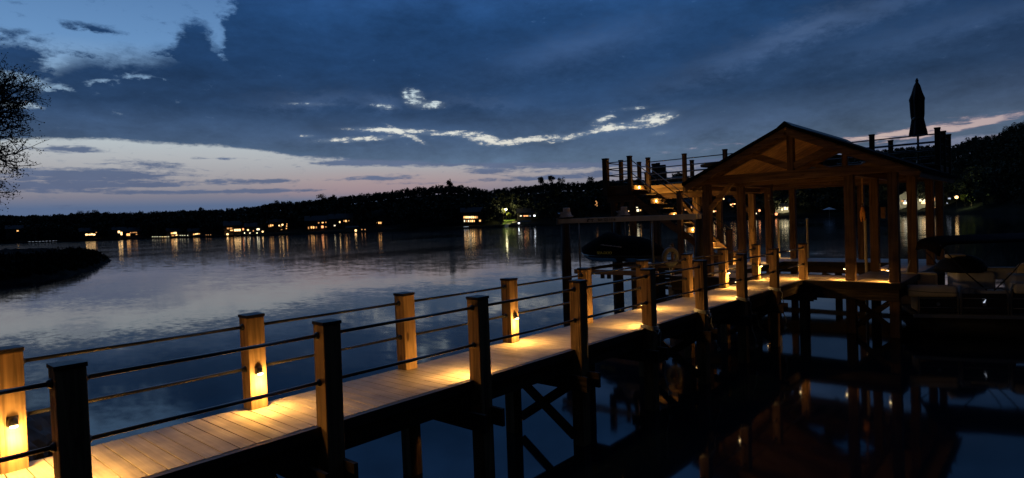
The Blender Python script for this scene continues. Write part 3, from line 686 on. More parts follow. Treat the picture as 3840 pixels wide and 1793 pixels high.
    house(2376, 2412, 774, 806, 18, [(2389, 778, 4, 1.6, 'y'), (2392, 789, 5.4, 5.4, 'y'), (2402, 787, 2.2, 5, 'w')], 'house with a square pale window glowing behind the watercraft lift')
    house(2556, 2606, 756, 798, 16, [(2567, 768, 1.6, 8, 'y'), (2574, 787, 8, 2.6, 'd'), (2585, 787, 4, 3, 'y'), (2593, 777, 2.4, 5, 'd')], 'glass-fronted house outlined by thin greenish light behind the staircase')
    house(2690, 2720, 738, 764, 44, [(2696, 747, 2.8, 3, 'b'), (2714, 746, 2.6, 3, 'b')], 'house on the hillside with two round bright lights between the gable posts')
    house(2736, 2766, 756, 784, 34, [(2741, 768, 3, 2.6, 'b'), (2748, 765, 3, 2, 'r'), (2755, 765, 3, 2, 'b'), (2747, 775, 3, 2, 'd')], 'small house with a cluster of pinkish lights beside a pavilion post')
    house(2666, 2694, 782, 806, 16, [(2677, 793, 3, 3, 'b'), (2684, 792, 2.2, 2.4, 'r'), (2691, 792, 1.6, 1.6, 'k')], 'low cottage with one bright and one reddish light near the waterline')
    house(2796, 2846, 782, 812, 14, [(2806, 792, 1.6, 4, 'w'), (2812, 791, 1.6, 4, 'w'), (2832, 801, 6, 3, 'y')], 'low house with thin candle-like lights and a pale lit porch')
    t, e1, e2, b, mpp = house(2912, 2962, 776, 810, 16, [(2921, 781, 1.6, 5, 'y'), (2933, 786, 3, 4, 'y'), (2944, 782, 4, 6, 'y'), (2952, 783, 2.4, 5, 'y')], 'floodlit pale house glowing above a lit lawn between two pavilion posts', wall=WALLW)
    p = b - e2*5 + e1*1; point('floodlight', (p.x, p.y, b.z+5.5), 900, (1, 0.86, 0.5), 0.4)
    # big floodlit white house on the right
    t, e1, e2, b, mpp = house(3370, 3438, 742, 792, 18, [(3384, 754, 4, 3, 'd'), (3394, 754, 3, 3, 'k'), (3396, 762, 8, 4.2, 'y')], 'large white gabled house with a porch glowing yellow', wall=WALLW, gable=True, roofh=0.5)
    p = b - e2*7 - e1*2; point('floodlight', (p.x, p.y, b.z+4), 600, (1, 0.9, 0.6), 0.4)
    t, e1, e2, b, mpp = house(3442, 3474, 736, 792, 14, [(3452, 750, 4, 6, 'y'), (3462, 752, 6, 6, 'y'), (3464, 761, 8, 3.4, 'b')], 'white gabled wing with a glowing yellow room, beside the large white house', wall=WALLW, gable=True, roofh=0.55)
    p = b - e2*6 + e1*1; point('floodlight', (p.x, p.y, b.z+3.5), 500, (1, 0.88, 0.55), 0.4)
    house(3498, 3520, 736, 782, 16, [(3504, 748, 2, 6, 'd'), (3510, 780, 5, 2, 'w')], 'slim pale house front with one low amber light past the white house', wall=WALLW)
    house(3540, 3576, 728, 778, 22, [(3560, 745, 4, 3, 'k'), (3552, 760, 2, 4, 'k')], 'grey house barely lit, just past the slim pale house front', gable=True)
    # dock lights
    g = 'small white dock lights below the brightly lit house'
    for x in (572, 581, 590, 600, 609, 618, 624, 632): dock_lamp(x, 888, 'b' if x in (609, 618) else 'y', 'small white light in the string of dock lights below the brightly lit house', g, 2.2)
    g = 'white lights on the dock past the brightly lit house'
    for x in (676, 684, 693, 704): dock_lamp(x, 883, 'y', 'small white light on the dock just past the brightly lit house', g, 2.2)
    g = 'dim lights past the row of four lights'
    for x in (773, 781, 790): dock_lamp(x, 881, 'd', 'dim light in the trio past the house with four round-topped lights', g, 2.4)
    dock_lamp(853, 879, 'b', 'dazzling dock lamp at the water below the long veranda house', None, 7)
    g = 'lamps along the long low dock'
    for x in (917, 937, 964): dock_lamp(x, 874, 'y', 'white lamp on the long low dock below the tilted lit awning', g, 4)
    dock_lamp(985, 869, 'b', 'brightest white lamp at the end of the long low dock', None, 5.5)
    dock_lamp(1334, 865, 'b', 'dazzling dock lamp beside the boat shelter', None, 8)
    g = 'pair of pale dock lamps near the boat shelter'
    for x in (1357, 1369): dock_lamp(x, 861, 'd', 'dim dock lamp in the pair past the boat shelter', g, 4)
    dock_lamp(1946, 837, 'c', 'cool white dock lamp below the house beside the lawn', None, 6)
    dock_lamp(2053, 778, 'y', 'tiny lone light among the trees past the lamplit lawn', None, 4, 60)
    dock_lamp(2359, 790, 'b', 'round bright lamp beside the house with the square pale window', None, 7, 6)
    dock_lamp(2848, 790, 'r', 'pink glowing lamp between two pavilion posts', None, 8, 4)
    dock_lamp(2911, 803, 'r', 'orange lamp at the corner of the floodlit pale house', None, 9, 4)
    dock_lamp(3587, 740, 'b', 'brilliant white yard lamp beside the greenish lit tree', None, 9, 6)
    # docks
    shore_dock(128, 209, 903, 'long dock outlined by a strip of bluish white light', lit='k')
    shore_dock(560, 640, 892, 'low dark dock carrying a string of white lights')
    shore_dock(672, 710, 887, 'short dock with four small lights in front of the trees')
    shore_dock(830, 1010, 876, 'very long low dock below the veranda house', s=-6)
    shore_dock(1298, 1342, 866, 'roofed boat shelter over a bright lamp', True)
    shore_dock(1740, 1756, 848, 'small floating dock in front of the two-storey house', lit='k', s=-2)
    shore_dock(1948, 1990, 846, 'roofed boat dock below the house beside the lawn', True, s=-4)
    # gazebo/umbrella on the right
    D = interp(3110, SHORE)-4; p = at_dist(3110, 800, D); t = tag(empty('shore_gazebo', (p.x, p.y, 0)), 'pale open umbrella-roofed gazebo at the water behind the pavilion', 'gazebo')
    MB().tube([(0, 0, 0), (0, 0, 4.3)], 0.1, 6).build('pole', GALV, t); MB().lathe([(3.4, 3.9), (1.6, 4.5), (0.1, 5.2)], 10).build('canopy', plain('gazebo_canvas', (0.5, 0.5, 0.55), 0.8), t)
    # street lamp, lit lawn, ramp path
    D = interp(1897, SHORE)+22; p = at_dist(1897, 784, D); gz = ground(1897, 22)
    t = tag(empty('street_lamp', (p.x, p.y, gz-0.3)), 'tall street lamp shining over the green lawn and boat ramp', 'street lamp'); z = p.z-gz
    MB().tube([(0, 0, 0), (0, 0, z)], [0.14, 0.09], 8).build('pole', GALV, t); MB().lathe([(0.3, -0.5), (0.85, -0.2), (0.75, 0.4), (0.2, 0.7)], 12, (0, 0, z)).build('lamp_globe', glow('street_lamp_light', (1.0, 0.9, 0.5), 14.0), t)
    point('street_light', (p.x, p.y, p.z-1.0), 8000, (1.0, 0.86, 0.36), 0.4)
    HOUSE_GAPS.append((1875, 1935, 30))
    lawn = MB(); path = MB()
    def gp(px, s, up_=0.06): a = az_of(px); r = interp(px, SHORE)+s; return Vector((r*math.sin(a), r*math.cos(a), ground(px, s)+up_))
    L0 = [gp(1884, 2), gp(1882, 10), gp(1884, 20), gp(1890, 30)]; L1 = [gp(1902, 2), gp(1910, 10), gp(1930, 20), gp(1934, 30)]
    for i in range(3): lawn.add([L0[i], L1[i], L1[i+1], L0[i+1]], [(0, 1, 2, 3)])
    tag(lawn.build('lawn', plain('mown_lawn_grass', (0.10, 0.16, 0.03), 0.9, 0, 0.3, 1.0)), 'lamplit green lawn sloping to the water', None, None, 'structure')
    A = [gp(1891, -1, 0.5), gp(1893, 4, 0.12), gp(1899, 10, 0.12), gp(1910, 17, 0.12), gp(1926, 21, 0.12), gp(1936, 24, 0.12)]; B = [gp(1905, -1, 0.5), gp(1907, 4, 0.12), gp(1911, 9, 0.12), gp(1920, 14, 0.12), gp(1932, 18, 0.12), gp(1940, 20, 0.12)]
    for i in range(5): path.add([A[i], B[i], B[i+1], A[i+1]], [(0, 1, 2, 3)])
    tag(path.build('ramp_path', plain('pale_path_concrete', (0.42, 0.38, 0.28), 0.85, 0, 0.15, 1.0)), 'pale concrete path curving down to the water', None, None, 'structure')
    for (px, y, s, w, lab) in ((1912, 800, 14, 34, 'round dark shrub growing at the bend of the lamplit path'), (1886, 796, 26, 26, 'yellow-green tree lit by the street lamp beside its pole'), (1906, 790, 28, 30, 'leafy tree glowing green just behind the street lamp')):
        pass
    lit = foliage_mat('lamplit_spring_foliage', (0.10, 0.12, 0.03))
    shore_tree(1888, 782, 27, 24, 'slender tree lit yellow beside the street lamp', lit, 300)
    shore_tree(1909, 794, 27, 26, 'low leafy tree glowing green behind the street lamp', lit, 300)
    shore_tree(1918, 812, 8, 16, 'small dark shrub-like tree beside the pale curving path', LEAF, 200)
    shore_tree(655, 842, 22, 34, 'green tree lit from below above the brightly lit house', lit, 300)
    point('uplight', tuple(at_dist(650, 872, interp(650, SHORE)+14)), 900, (1, 0.7, 0.35), 0.3)
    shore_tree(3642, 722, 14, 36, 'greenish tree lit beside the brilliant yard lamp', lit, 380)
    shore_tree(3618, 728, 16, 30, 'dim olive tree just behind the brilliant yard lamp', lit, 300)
    q = at_dist(3622, 750, interp(3622, SHORE)+7); point('yard_light', (q.x, q.y, q.z), 900, (0.9, 1.0, 0.5), 0.4)
    # trees that stand out on the skyline
    for (px, y, w, s, lab, mat, bare) in (
        (310, 797, 30, 125, 'broad bare tree in the clump at the low far ridge', LEAF2, True), (335, 796, 22, 125, 'thin bare tree in the middle of the clump at the low far ridge', LEAF2, True), (364, 789, 26, 125, 'tallest bare tree of the clump on the low far ridge', LEAF2, True),
        (430, 804, 20, 120, 'small tree poking above the low ridge past the bare clump', LEAF2, True), (455, 804, 28, 120, 'rounded double-headed tree on the low ridge', LEAF2, True), (530, 797, 24, 120, 'small domed tree on the ridge above the dim porch house', LEAF, False),
        (758, 784, 18, 120, 'spiky tree rising above the ridge before the hill begins', LEAF, False), (1042, 756, 28, 125, 'round feathery tree where the hill starts to climb', LEAF2, True), (1080, 755, 34, 125, 'wide flat-topped tree beside the feathery round one', LEAF2, True),
        (1212, 731, 46, 125, 'large round bare tree standing alone above the ridge', LEAF2, True), (1256, 738, 28, 125, 'dark tree just past the large round bare tree', LEAF, False), (1362, 729, 30, 125, 'pale bare treetop on the rising ridge', LEAF2, True),
        (1692, 679, 34, 125, 'highest rounded treetop on the ridge above the two-storey house', LEAF, False), (2032, 668, 36, 125, 'dark oak-like treetop near the pavilion stair', LEAF, False), (2072, 664, 34, 125, 'dense dark treetop next to the oak-like one', LEAF, False),
        (2110, 666, 40, 125, 'pale bare treetop just past the dense dark one', LEAF2, True), (2216, 664, 44, 120, 'cluster of pale bare branches beside the sundeck corner post', LEAF2, True), (2545, 650, 50, 120, 'bushy treetop seen through the sundeck rails', LEAF, False),
        (3200, 586, 44, 125, 'bare treetop seen through the open gable', LEAF2, True), (3395, 573, 36, 125, 'twiggy treetop behind the sundeck railing below the closed umbrella', LEAF2, True), (3745, 540, 40, 100, 'wispy bare tree above the dark wood on the hill', LEAF2, True), (3700, 552, 60, 100, 'wide dark treetop on the dark hill past the railing posts', LEAF, False), (3820, 512, 80, 100, 'massive dark tree at the top of the dark hill', LEAF, False)):
        shore_tree(px, y-8, s, w, lab, mat, 340 if bare else 420, bare=bare)
build_far_things()
build_wood()
#@@NEXT
# ------------------------------------------------------------------ the pier
ZD = 1.431; XR, XL = -5.344, -6.5715; PW = 0.19
RY = [1.169+2.0953*i for i in range(8)] + [18.42]
LY = [1.021+2.0953*i for i in range(8)] + [18.0]
R_LAMP = {0, 2, 4, 6, 8}; L_LAMP = {0, 1, 3, 5, 7, 8}
LAMP_P = 74.0
def lamp_meshes():
    """wedge-shaped hooded down light, built facing +X with its back at the origin"""
    hd = MB()
    n = 12
    # half-dome hood
    pts = []
    for i in range(n+1):
        a = math.pi*i/n - math.pi/2
        pts.append((0.066*math.cos(a), 0.040*math.sin(a)))
    prof = [(1.0, 0.0), (0.98, 0.02), (0.8, 0.05), (0.45, 0.068), (0.05, 0.075)]
    vs = []; fs = []
    for (r, z) in prof:
        for (x, y) in pts: vs.append((x*r, y*(0.4+0.6*r), z))
    m = n+1
    for i in range(len(prof)-1):
        for k in range(n): fs.append((i*m+k, i*m+k+1, (i+1)*m+k+1, (i+1)*m+k))
    hd.add(vs, fs); hd.box(-0.001, 0.006, -0.040, 0.040, -0.012, 0.075)
    bl = MB(); bl.lathe([(0.010, -0.016), (0.028, -0.010), (0.030, 0.006), (0.02, 0.016)], 12, (0.040, 0, -0.002))
    return hd, bl
def add_lamp(parent, loc, rz=0, power=LAMP_P, spill=0.20, first=[None]):
    if first[0] is None:
        hd, bl = lamp_meshes(); h = hd.build('lamp_hood', BLACK, None, True); b = bl.build('lamp_bulb', BULB, None, True); first[0] = (h, b); 
    else:
        h, b = (o.copy() for o in first[0]); COL.objects.link(h); COL.objects.link(b)
    for o in (h, b): o.parent = parent; o.location = loc; o.rotation_euler = (0, 0, rz)
    c, s = math.cos(rz), math.sin(rz)
    point('lamp_spill', (loc[0]+0.10*c, loc[1]+0.10*s, loc[2]-0.05), power*spill, WARM, 0.04, parent)
    spot('lamp_light', (loc[0]+0.08*c, loc[1]+0.08*s, loc[2]-0.03), power, (0.42*c, 0.42*s, -1), 168, 0.85, WARM, 0.03, parent)
def build_pier():
    t = tag(empty('pier', (0, 0, 0)), 'long timber walkway with lamp-lit posts and black rails leading over the water', 'pier')
    d = MB(); y = -3.0; k = 0; pitch = 0.1465
    while y < 18.22:
        d.box(-6.645 + rng.uniform(-.003, .003), -5.437 + rng.uniform(-.004, .004), y, y+pitch-0.0075, ZD-0.026, ZD + rng.uniform(-.0008, .0008)); y += pitch
    d.build('deck', DECK, t, bevel=0.003)
    f = MB()
    f.box(-5.435, -5.365, -3, 18.2, ZD-0.115, ZD-0.004); f.build('edge_trim', TRIM, t); f = MB(); f.box(-6.676, -6.648, -3, 18.2, ZD-0.125, ZD-0.008)
    f.build('edge_trim', TRIM, t)
    for x in (-5.47, -6.05, -6.63):
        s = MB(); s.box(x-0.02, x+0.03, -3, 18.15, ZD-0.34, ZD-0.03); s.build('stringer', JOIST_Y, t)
    def post_mesh():
        mb = MB(); h = PW/2; mb.box(-h, h, -h, h, -2.3, 0.983); return mb
    p0 = post_mesh().build('railing_post', PINE_Z, t, bevel=0.008)
    c0 = MB(); q = 0.102; c0.box(-q, q, -q, q, 0.984, 1.016); c0.add([(-q, -q, 1.016), (q, -q, 1.016), (q, q, 1.016), (-q, q, 1.016), (0, 0, 1.026)], [(0, 1, 4), (1, 2, 4), (2, 3, 4), (3, 0, 4)])
    c0 = c0.build('post_cap', CAPM, p0, bevel=0.003)
    first = True
    for side, ys, lam in (('R', RY, R_LAMP), ('L', LY, L_LAMP)):
        for i, yy in [(-1, ys[0]-2.0953)] + list(enumerate(ys)):
            if first: p = p0; first = False
            else:
                p = p0.copy(); COL.objects.link(p); c = c0.copy(); COL.objects.link(c); c.parent = p
            x = XR if side == 'R' else XL
            if i == 8 and side == 'R': x = -5.42
            p.parent = t; p.location = (x, yy, ZD); p.rotation_euler = (R(rng.uniform(-.45, .45)), R(rng.uniform(-.45, .45)), R(rng.uniform(-1.5, 1.5)))
            if i in lam:
                add_lamp(p, ((-1 if side == 'R' else 1)*(PW/2), 0, 0.385), math.pi if side == 'R' else 0)
    # rails: two black rods per side between the posts, with round brackets at the posts
    for x, ys in ((XR, [RY[0]-2.0953]+RY), (XL, [LY[0]-2.0953]+LY)):
        for z in (2.316, 1.862):
            for a, b in zip(ys, ys[1:]):
                mb = MB(); xe = -5.40 if (x == XR and b > 18) else x
                mb.tube([(x, a+PW/2+0.002, z), (xe, b-PW/2-0.002, z)], 0.0175, 10)
                for yb, sg in ((a+PW/2+0.001, 1), (b-PW/2-0.001, -1)):
                    xx = x if sg > 0 else xe
                    mb.tube([(xx, yb, z), (xx, yb+sg*0.012, z), (xx, yb+sg*0.03, z)], [0.038, 0.036, 0.022], 12)
                mb.build('rail', BLACK, t, True)
    # bents: cross beams and alternate X braces between the piles
    for i in range(-1, 9):
        yc = ((RY+[0])[i] + (LY+[0])[i])/2 if i >= 0 else RY[0]-2.17
        for sg in (-1, 1):
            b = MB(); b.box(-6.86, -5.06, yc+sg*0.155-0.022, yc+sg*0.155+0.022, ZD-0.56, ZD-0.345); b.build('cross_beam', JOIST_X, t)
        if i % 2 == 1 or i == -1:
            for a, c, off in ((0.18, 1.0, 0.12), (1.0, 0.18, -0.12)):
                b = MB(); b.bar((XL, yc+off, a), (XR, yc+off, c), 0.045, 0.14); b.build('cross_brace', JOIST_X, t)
    return t
PIER = build_pier()

# ------------------------------------------------------------------ platform around the boat slip
def build_platform():
    t = tag(empty('slip_platform', (-5.6, 19, 0)), 'low timber platform wrapped round the boat slip under the gabled pavilion', 'dock platform')
    def rel(mb): return mb
    o = Vector((-5.6, 19, 0))
    def pb(mb, name, mat, bevel=0): return mb.build(name, mat, t, bevel=bevel, origin=None) if False else _off(mb, name, mat, t, o, bevel)
    d = MB(); y = 18.24
    def row(x0, x1, y0, y1):
        y = y0
        while y < y1-0.02:
            d.box(x0, x1, y, min(y+0.139, y1), ZD-0.026, ZD+rng.uniform(-.0008, .0008)); y += 0.1465
    row(-9.4, -3.06, 18.24, 19.83); row(-4.37, -3.06, 19.85, 26.6); row(-9.7, -8.08, 19.85, 25.0); row(-13.6, -3.06, 25.02, 27.0)
    pb(d, 'deck', DECK)
    for bx in ((-9.42, -3.04, 18.20, 18.235, ZD-0.16, ZD-0.006), (-4.41, -4.38, 19.86, 25.0, ZD-0.16, ZD-0.006), (-8.07, -8.04, 19.86, 25.0, ZD-0.16, ZD-0.006), (-3.055, -3.02, 18.24, 27.0, ZD-0.16, ZD-0.006), (-8.03, -4.42, 24.98, 25.015, ZD-0.16, ZD-0.006), (-13.64, -13.6, 25.0, 27.0, ZD-0.16, ZD-0.006)):
        f = MB(); f.box(*bx); pb(f, 'edge_trim', TRIM)
    f = MB(); f.box(-9.38, -3.08, 18.25, 18.30, ZD-0.48, ZD-0.03); pb(f, 'front_fascia', JOIST_X)
    f = MB(); f.box(-9.38, -3.08, 19.76, 19.81, ZD-0.40, ZD-0.03); pb(f, 'inner_fascia', JOIST_X)
    f = MB(); f.box(-3.12, -3.08, 18.31, 26.9, ZD-0.40, ZD-0.03); pb(f, 'side_fascia', JOIST_Y)
    f = MB(); f.box(-13.58, -3.1, 25.06, 25.11, ZD-0.42, ZD-0.03); pb(f, 'rear_fascia', JOIST_X)
    f = MB(); f.box(-13.58, -3.1, 26.9, 26.95, ZD-0.42, ZD-0.03); pb(f, 'rear_fascia', JOIST_X)
    # low walers and braces between the piles
    for z in (0.88, 0.42):
        f = MB(); f.box(-8.4, -3.0, 24.7, 24.76, z-0.09, z+0.09); pb(f, 'waler', JOIST_X)
    for y0 in (18.62, 24.0):
        for a, c, off in ((0.1, 1.0, 0.05), (1.0, 0.1, -0.05)):
            f = MB(); f.bar((-4.28, y0+off, a), (-3.2, y0+off, c), 0.05, 0.14); pb(f, 'cross_brace', JOIST_X)
    f = MB(); f.bar((-6.6, 24.66, 1.0), (-5.4, 24.66, 0.5), 0.05, 0.2); pb(f, 'cross_brace', JOIST_X)
    for (x, y) in ((-5.42, 18.5), (-9.3, 18.6), (-9.5, 22.2), (-13.4, 25.2), (-13.4, 26.8), (-11.3, 25.2), (-9.6, 25.2), (-6.2, 25.3), (-6.2, 26.8)):
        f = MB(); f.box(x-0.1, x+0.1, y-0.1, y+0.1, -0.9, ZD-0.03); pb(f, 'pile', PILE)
    # dark plank skirt below the walkway under the stairs
    f = MB()
    z = 0.12
    while z < ZD-0.45: f.box(-13.5, -9.0, 24.9, 24.94, z, z+0.15); z += 0.165
    pb(f, 'plank_skirt', JOIST_X)
    return t
def _off(mb, name, mat, parent, o, bevel=0, smooth=False):
    m2 = MB(); m2.v = [(p[0]-o[0], p[1]-o[1], p[2]-o[2]) for p in mb.v]; m2.f = mb.f
    return m2.build(name, mat, parent, smooth, bevel)
PLATFORM = build_platform()

# ------------------------------------------------------------------ the gabled pavilion
def build_pavilion():
    o = Vector((-5.7, 18.4, 0))
    t = tag(empty('boat_pavilion', o), 'open timber boat pavilion with a low gable roof over the slip', 'pavilion')
    def pb(mb, name, mat, bevel=0.0, parent=t, smooth=False): return _off(mb, name, mat, parent, o, bevel, smooth)
    ZB, ZT = 4.27, 4.51; XA, XC, XB = -8.2, -4.25, -3.2; Y0, Y1 = 18.42, 24.3
    posts = {}
    for nm, x, y in (('A', XA, 18.47), ('B', XA, 21.2), ('C', XA, 23.9), ('D', XA, 26.7), ('E', XC, 18.62), ('F', XC, 21.6), ('K', XC, 24.3), ('G', XB, 18.47), ('H', XB, 21.15), ('I', XB, 24.45)):
        mb = MB(); h = 0.115; mb.box(x-h, x+h, y-h, y+h, -0.9, ZB-0.002 if nm != 'D' else 4.26); posts[nm] = pb(mb, 'post', STAIN_Z, 0.01)
    mb = MB(); mb.box(-8.42, -3.03, 18.30, 18.52, ZB, ZT); pb(mb, 'tie_beam', STAIN_X, 0.008)
    mb = MB(); mb.box(-8.42, -3.03, 24.18, 24.40, ZB, ZT); pb(mb, 'tie_beam', STAIN_X, 0.008)
    for x in (XA, XC, XB):
        mb = MB(); mb.box(x-0.09, x+0.09, 18.525, 24.175, ZB, ZT-0.02); pb(mb, 'plate_beam', STAIN_Y, 0.008)
    mb = MB(); mb.box(-8.08, -4.36, 21.1, 21.28, ZB+0.01, ZT-0.03); pb(mb, 'tie_beam', STAIN_X, 0.008)
    # roof: ridge along +Y
    xr, zr = -5.66, 5.66; sl = 0.4634
    half = 2.98
    for y in (18.32, 24.22):
        mb = MB(); mb.box(xr-0.09, xr+0.09, y-0.015, y+0.155, ZT+0.002, zr-0.16); pb(mb, 'king_post', STAIN_Z, 0.006)
        for sg in (-1, 1):
            mb = MB(); mb.bar((xr+sg*0.08, y+0.07, ZT+0.12), (xr+sg*1.20, y+0.07, 5.10), 0.15, 0.17); pb(mb, 'strut', STAIN_X, 0.006)
            mb = MB(); a = Vector((xr, y+0.07, zr-0.10)); b = Vector((xr+sg*half, y+0.07, zr-0.10-sl*half)); mb.bar(a, b, 0.16, 0.19); pb(mb, 'rafter', STAIN_X, 0.006)
    for sg in (-1, 1):
        half = 2.98 if sg < 0 else 3.12
        # plank soffit and dark roofing above it
        mb = MB(); th = 0.03; zoff = 0.0
        mb.prism([(xr, 17.95, zr), (xr, 17.95, zr+th), (xr+sg*half, 17.95, zr-sl*half+th), (xr+sg*half, 17.95, zr-sl*half)], (0, 24.55-17.95, 0))
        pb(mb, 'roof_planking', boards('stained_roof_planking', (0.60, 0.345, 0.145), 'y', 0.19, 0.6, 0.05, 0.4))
        mb = MB()
        mb.prism([(xr, 17.88, zr+th+0.002), (xr, 17.88, zr+0.125), (xr+sg*(half+0.1), 17.88, zr+0.125-sl*(half+0.1)), (xr+sg*(half+0.1), 17.88, zr+th+0.002-sl*(half+0.1))], (0, 24.62-17.88, 0))
        pb(mb, 'roof', matte(plain('dark_roof_shingle', (0.006, 0.006, 0.007), 1.0, 0, 0.4, 14, 0.6)))
        mb = MB(); a = Vector((xr, 17.935, zr-0.09)); b = Vector((xr+sg*half, 17.935, zr-0.09-sl*half)); mb.bar(a, b, 0.035, 0.17); pb(mb, 'barge_board', STAIN_X, 0)
        mb = MB(); mb.box(min(xr+sg*half, xr+sg*half-sg*0.03), max(xr+sg*half, xr+sg*half-sg*0.03), 17.96, 24.5, zr-sl*half-0.14, zr-sl*half-0.004); pb(mb, 'eave_board', STAIN_Y, 0)
    mb = MB(); mb.prism([(xr-0.2, 17.87, zr+0.04), (xr, 17.87, zr+0.14), (xr+0.2, 17.87, zr+0.04), (xr, 17.87, zr+0.19)], (0, 6.77, 0)); pb(mb, 'ridge_cap', TRIM)
    # rear gable boarding down to the collar
    mb = MB(); zc = 5.36; w = (zr-0.03-zc)/sl
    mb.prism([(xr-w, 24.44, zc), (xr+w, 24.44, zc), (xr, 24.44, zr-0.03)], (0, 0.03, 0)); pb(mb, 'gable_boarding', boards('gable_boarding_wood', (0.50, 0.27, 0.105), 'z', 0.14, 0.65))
    # knee braces
    mb = MB(); mb.bar((-8.10, 18.41, 3.50), (-7.36, 18.41, 4.30), 0.11, 0.14); pb(mb, 'knee_brace', PINE_X, 0.006)
    # electrical box on the inner post, cable conduit
    jb = MB(); jb.rbox(-4.135, -4.02, 21.86, 22.02, 3.04, 3.39, 0.012, 2) ; jb = pb(jb, 'junction_box', plain('tan_box_plastic', (0.85, 0.52, 0.22), 0.55), 0)
    # lamps on the pavilion posts; the one behind F is added to light the ceiling
    for nm, dx, dy, rz, pw in (('E', -0.115, 0, math.pi, 6), ('G', -0.115, 0.0, math.pi, 6), ('A', -0.115, 0.0, math.pi, 5), ('A', 0, 0.115, math.pi/2, 4), ('C', -0.115, 0, math.pi, 8), ('D', -0.115, 0, math.pi, 6), ('B', -0.115, 0, math.pi, 7), ('F', 0, 0.115, math.pi/2, 12)):
        p = posts[nm]; bx = {'A': (XA, 18.47), 'B': (XA, 21.2), 'C': (XA, 23.9), 'D': (XA, 26.7), 'E': (XC, 18.62), 'F': (XC, 21.6), 'K': (XC, 24.3), 'G': (XB, 18.47)}[nm]
        add_lamp(p, (bx[0]-o.x+dx, bx[1]-o.y+dy, ZD+0.30), rz, pw*(7.6 if nm in 'EG' else 3.2), 0.04 if nm in 'EG' else 0.11)
    return t
PAV = build_pavilion()

